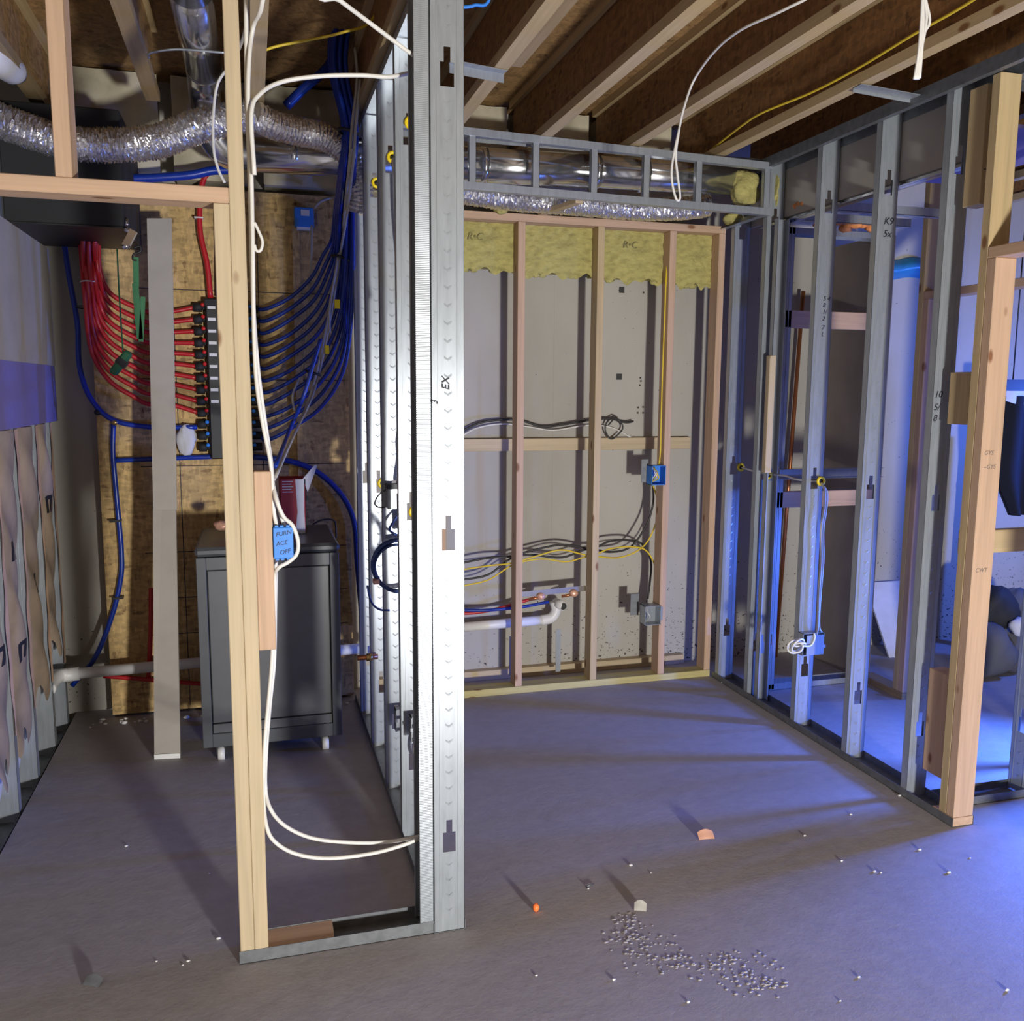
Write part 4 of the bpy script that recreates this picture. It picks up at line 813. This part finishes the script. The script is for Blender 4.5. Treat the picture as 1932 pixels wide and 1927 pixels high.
# ================================================================ orange fire foam
for i, (pts, X, lab) in enumerate(([[(1582, 372), (1600, 365), (1625, 357), (1662, 344)], RX1+.03, 'long bead of orange fire foam on the steel angle behind the third stud'],
                                   [[(1700, 332), (1712, 328), (1724, 325)], RX1+.03, 'short lump of orange fire foam right of the fourth stud'],
                                   [[(1506, 388), (1514, 386), (1522, 384)], RX1+.02, 'small dab of orange fire foam near the far end of the right wall'])):
    p = [gx(x, y, X) for x, y in pts]; m = MB(); rd = random.Random(i)
    for a, b in zip(p, p[1:]):
        for t in (0, .33, .66): m.lump(a.lerp(b, t), .012+rd.uniform(0, .01), .03, .012+rd.uniform(0, .01), rd.randint(0, 99), 10, 7, .2)
    solid('fire_foam', m, 'foam', lab, 'foam', 'orange foam beads')
m = MB()
for k in range(9): m.lump((2.75+.05*k, 4.02+.01*(k % 2), 2.44+.012*(k % 3)), .032, .03, .02+.006*(k % 2), k, 10, 7, .25)
solid('fire_foam', m, 'foam', 'ragged orange fire foam strip under the niche ceiling', 'foam', 'orange foam beads')

# ================================================================ far right: things in the blue room
wp2 = thing('white_panel', 'pale panel leaning against the far blue lit wall', 'panel', (3.75, 4.55, 0))
leanboard('sheet', 'whitish', wp2, (3.72, 4.5, 0), (4.02, 4.5, 0), (3.70, 4.74, .42), (4.02, 4.74, .42), .012)
rb = thing('rubbish_heap', 'heap of dark rubble bags on the floor beyond the corner post', 'rubble', (4.1, 3.95, 0))
for k, (x, y, z, r, m_) in enumerate(((4.0, 4.05, .16, .17, 'rubble'), (4.22, 4.1, .15, .16, 'rubble'), (4.1, 4.12, .38, .14, 'matte_black'), (4.28, 4.14, .36, .13, 'rubble'), (4.16, 3.98, .30, .06, 'whitish'))):
    part('bag', MB().lump((x, y, z), r, r*.8, r*.95, k+2, 18, 12, .13), m_, rb)
hc = thing('dark_cloth', 'dark navy cloth hanging beyond the corner post at the right edge', 'cloth', gy(1912, 960, 4.2))
Y = 4.2
ol = [(1886, 755), (1905, 747), (1912, 757), (1945, 760), (1945, 985), (1918, 975), (1908, 935), (1904, 905), (1895, 903), (1890, 885), (1889, 850)]
def clothpt(u, v):
    xl = 1884+ (6*max(0, v-.5) if v < .7 else 3+70*(v-.7)); q = gy(xl+(1955-xl)*u, 748+225*v, Y); return q+Vector((0, .03*math.sin(9*u+3*v), 0))
m = MB().grid(clothpt, 14, 20); m2 = MB().grid(lambda u, v: clothpt(u, v)+Vector((0, .02, 0)), 14, 20); m.add(m2.v, m2.f, True)
part('fabric', m, 'navy', hc)
a, b = gy(1892, 716, Y), gy(1952, 738, Y); part('black_bar', B(a.x, Y-.015, b.z, b.x, Y+.02, a.z), 'black', hc)
a, b = gy(1896, 738, Y), gy(1950, 757, Y); part('white_fold', MB().grid(lambda u, v: Vector((a.x+(b.x-a.x)*u, Y-.012-.01*math.sin(8*u), a.z+(b.z-.02*math.sin(3*u)-a.z)*v)), 10, 4), 'whitish', hc)
part('hanging_cord', MB().cyl(Vector((a.x+.05, Y, a.z+.03)), Vector((a.x+.05, Y, 2.76)), .004, 6), 'black', hc)
dk = thing('duct_stack', 'grey steel duct section standing behind the dark cloth', 'duct', (4.45, 4.6, 0))
part('pipe', MB().cyl((4.36, 4.62, 0), (4.36, 4.62, 1.35), .05, 20), 'steel', dk); part('collar', MB().cyl((4.36, 4.62, 1.0), (4.36, 4.62, 1.03), .054, 20), 'track', dk)
tp = solid('blue_tarp', MB().grid(lambda u, v: Vector((3.4+.6*u, 4.775-.06*math.sin(3.14*v)-.03*abs(math.sin(9*u))*v, 2.30+.12*v+.015*math.sin(9*u))), 14, 8), 'tarp', 'crumpled blue plastic sheet high on the far wall', 'sheet')

# ================================================================ bits on the floor
def bit(px, py): return gz(px, py, 0)
q = bit(1011, 1720); solid('orange_plug', MB().lump(q+Vector((0, 0, .013)), .011, .011, .013, 3, 12, 8, .08), 'orange_bit', 'bright orange plastic plug lying on the floor', 'plug')
def curl(q, L, wd, h, ang, k=1.0):        # thin curled scrap standing on the floor
    c, sn = math.cos(ang), math.sin(ang); m = MB()
    for off in (0, .0012):
        def fn(u, v, off=off):
            x = (u-.5)*L; y = wd*math.sin(k*(v-.5)*2)+.25*wd*math.sin(3*u); z = h*v*(.35+.65*math.sin(2.2*u+.5))+.0004+off*.3
            return Vector((q.x+x*c-(y+off)*sn, q.y+x*sn+(y+off)*c, z))
        m.grid(fn, 8, 4)
    return m
solid('metal_shard', curl(bit(175, 1858), .05, .012, .022, -.5), 'track', 'dark curled metal shard on the floor at lower left', 'shard')
solid('wood_chip', curl(bit(1332, 1582), .06, .012, .028, -.1), 'coppers', 'brown wood chip standing on the floor in the shadow band', 'chip')
solid('paper_scrap', curl(bit(1208, 1717), .038, .010, .026, -.45), 'grey_cable', 'folded grey scrap on the floor in front of the open room', 'scrap')
q = bit(1108, 1675); solid('screw', MB().cyl(q+Vector((0, 0, .004)), q+Vector((.028, .012, .003)), .0018, 6).cyl(q+Vector((-.002, -.001, .004)), q+Vector((0, 0, .004)), .004, 8), 'track', 'small dark screw lying right of the orange plug', 'screw')
vp = solid('vent_pipe', MB().sweep([gy(-70, 70, 3.5), gy(-10, 110, 3.7), gy(22, 132, 3.85), gy(36, 142, 3.9)], [.055, .055, .05, .03], 20), 'pvc', 'white round vent pipe end at the far upper left', 'pipe')
for px, py in ((395, 1650), (238, 1598), (355, 1815), (412, 1773), (295, 1815), (345, 1822), (1190, 1634), (1228, 1648), (1298, 1892), (1605, 1538), (1518, 1578), (1650, 1646), (1662, 1648), (1790, 1648), (1735, 1605), (1900, 1870), (1588, 1626), (1110, 1678), (1362, 1289), (1697, 1503), (1620, 1845), (1830, 1620), (1012, 1842), (1158, 1850), (1585, 1890)):
    q = bit(px, py); rd = random.Random(px*7+py); s = rd.uniform(.003, .008)
    solid('drywall_chip', MB().lump(q+Vector((0, 0, s*.45)), s, s*rd.uniform(.4, .9), s*.45, px, 8, 5, .25), 'pvc', 'tiny white drywall crumb scattered on the floor', 'crumb', 'drywall crumbs on the floor')
# rough patch where spilled mortar dried on the slab
m = MB(); rd = random.Random(5)
for (x, y, n, s) in ((1190, 1755, 26, 22), (1215, 1790, 30, 28), (1260, 1815, 26, 30), (1320, 1818, 16, 24), (1400, 1835, 34, 36), (1440, 1860, 20, 30), (1185, 1730, 10, 14), (1380, 1810, 12, 20)):
    for k in range(int(n*1.7)):
        q = bit(x+rd.gauss(0, s), y+rd.gauss(0, s*.5)); r = rd.uniform(.0015, .0045); m.lump(q, r*1.9, r*1.3, r*.55, rd.randint(0, 999), 6, 4, .2)
solid('mortar_spatter', m, 'floor', 'rough patch of dried mortar spatter on the floor at lower centre', 'mortar', kind='stuff')
m = MB()
for k in range(40):
    q = Vector((rd.uniform(-.88, .45), rd.uniform(4.52, 4.62), 0)); r = rd.uniform(.004, .014); m.lump(q+Vector((0, 0, r*.4)), r*1.2, r, r*.6, k, 6, 4, .25)
solid('rubble_line', m, 'gyp_edge', 'line of small rubble along the foot of the OSB board', 'rubble', kind='stuff')
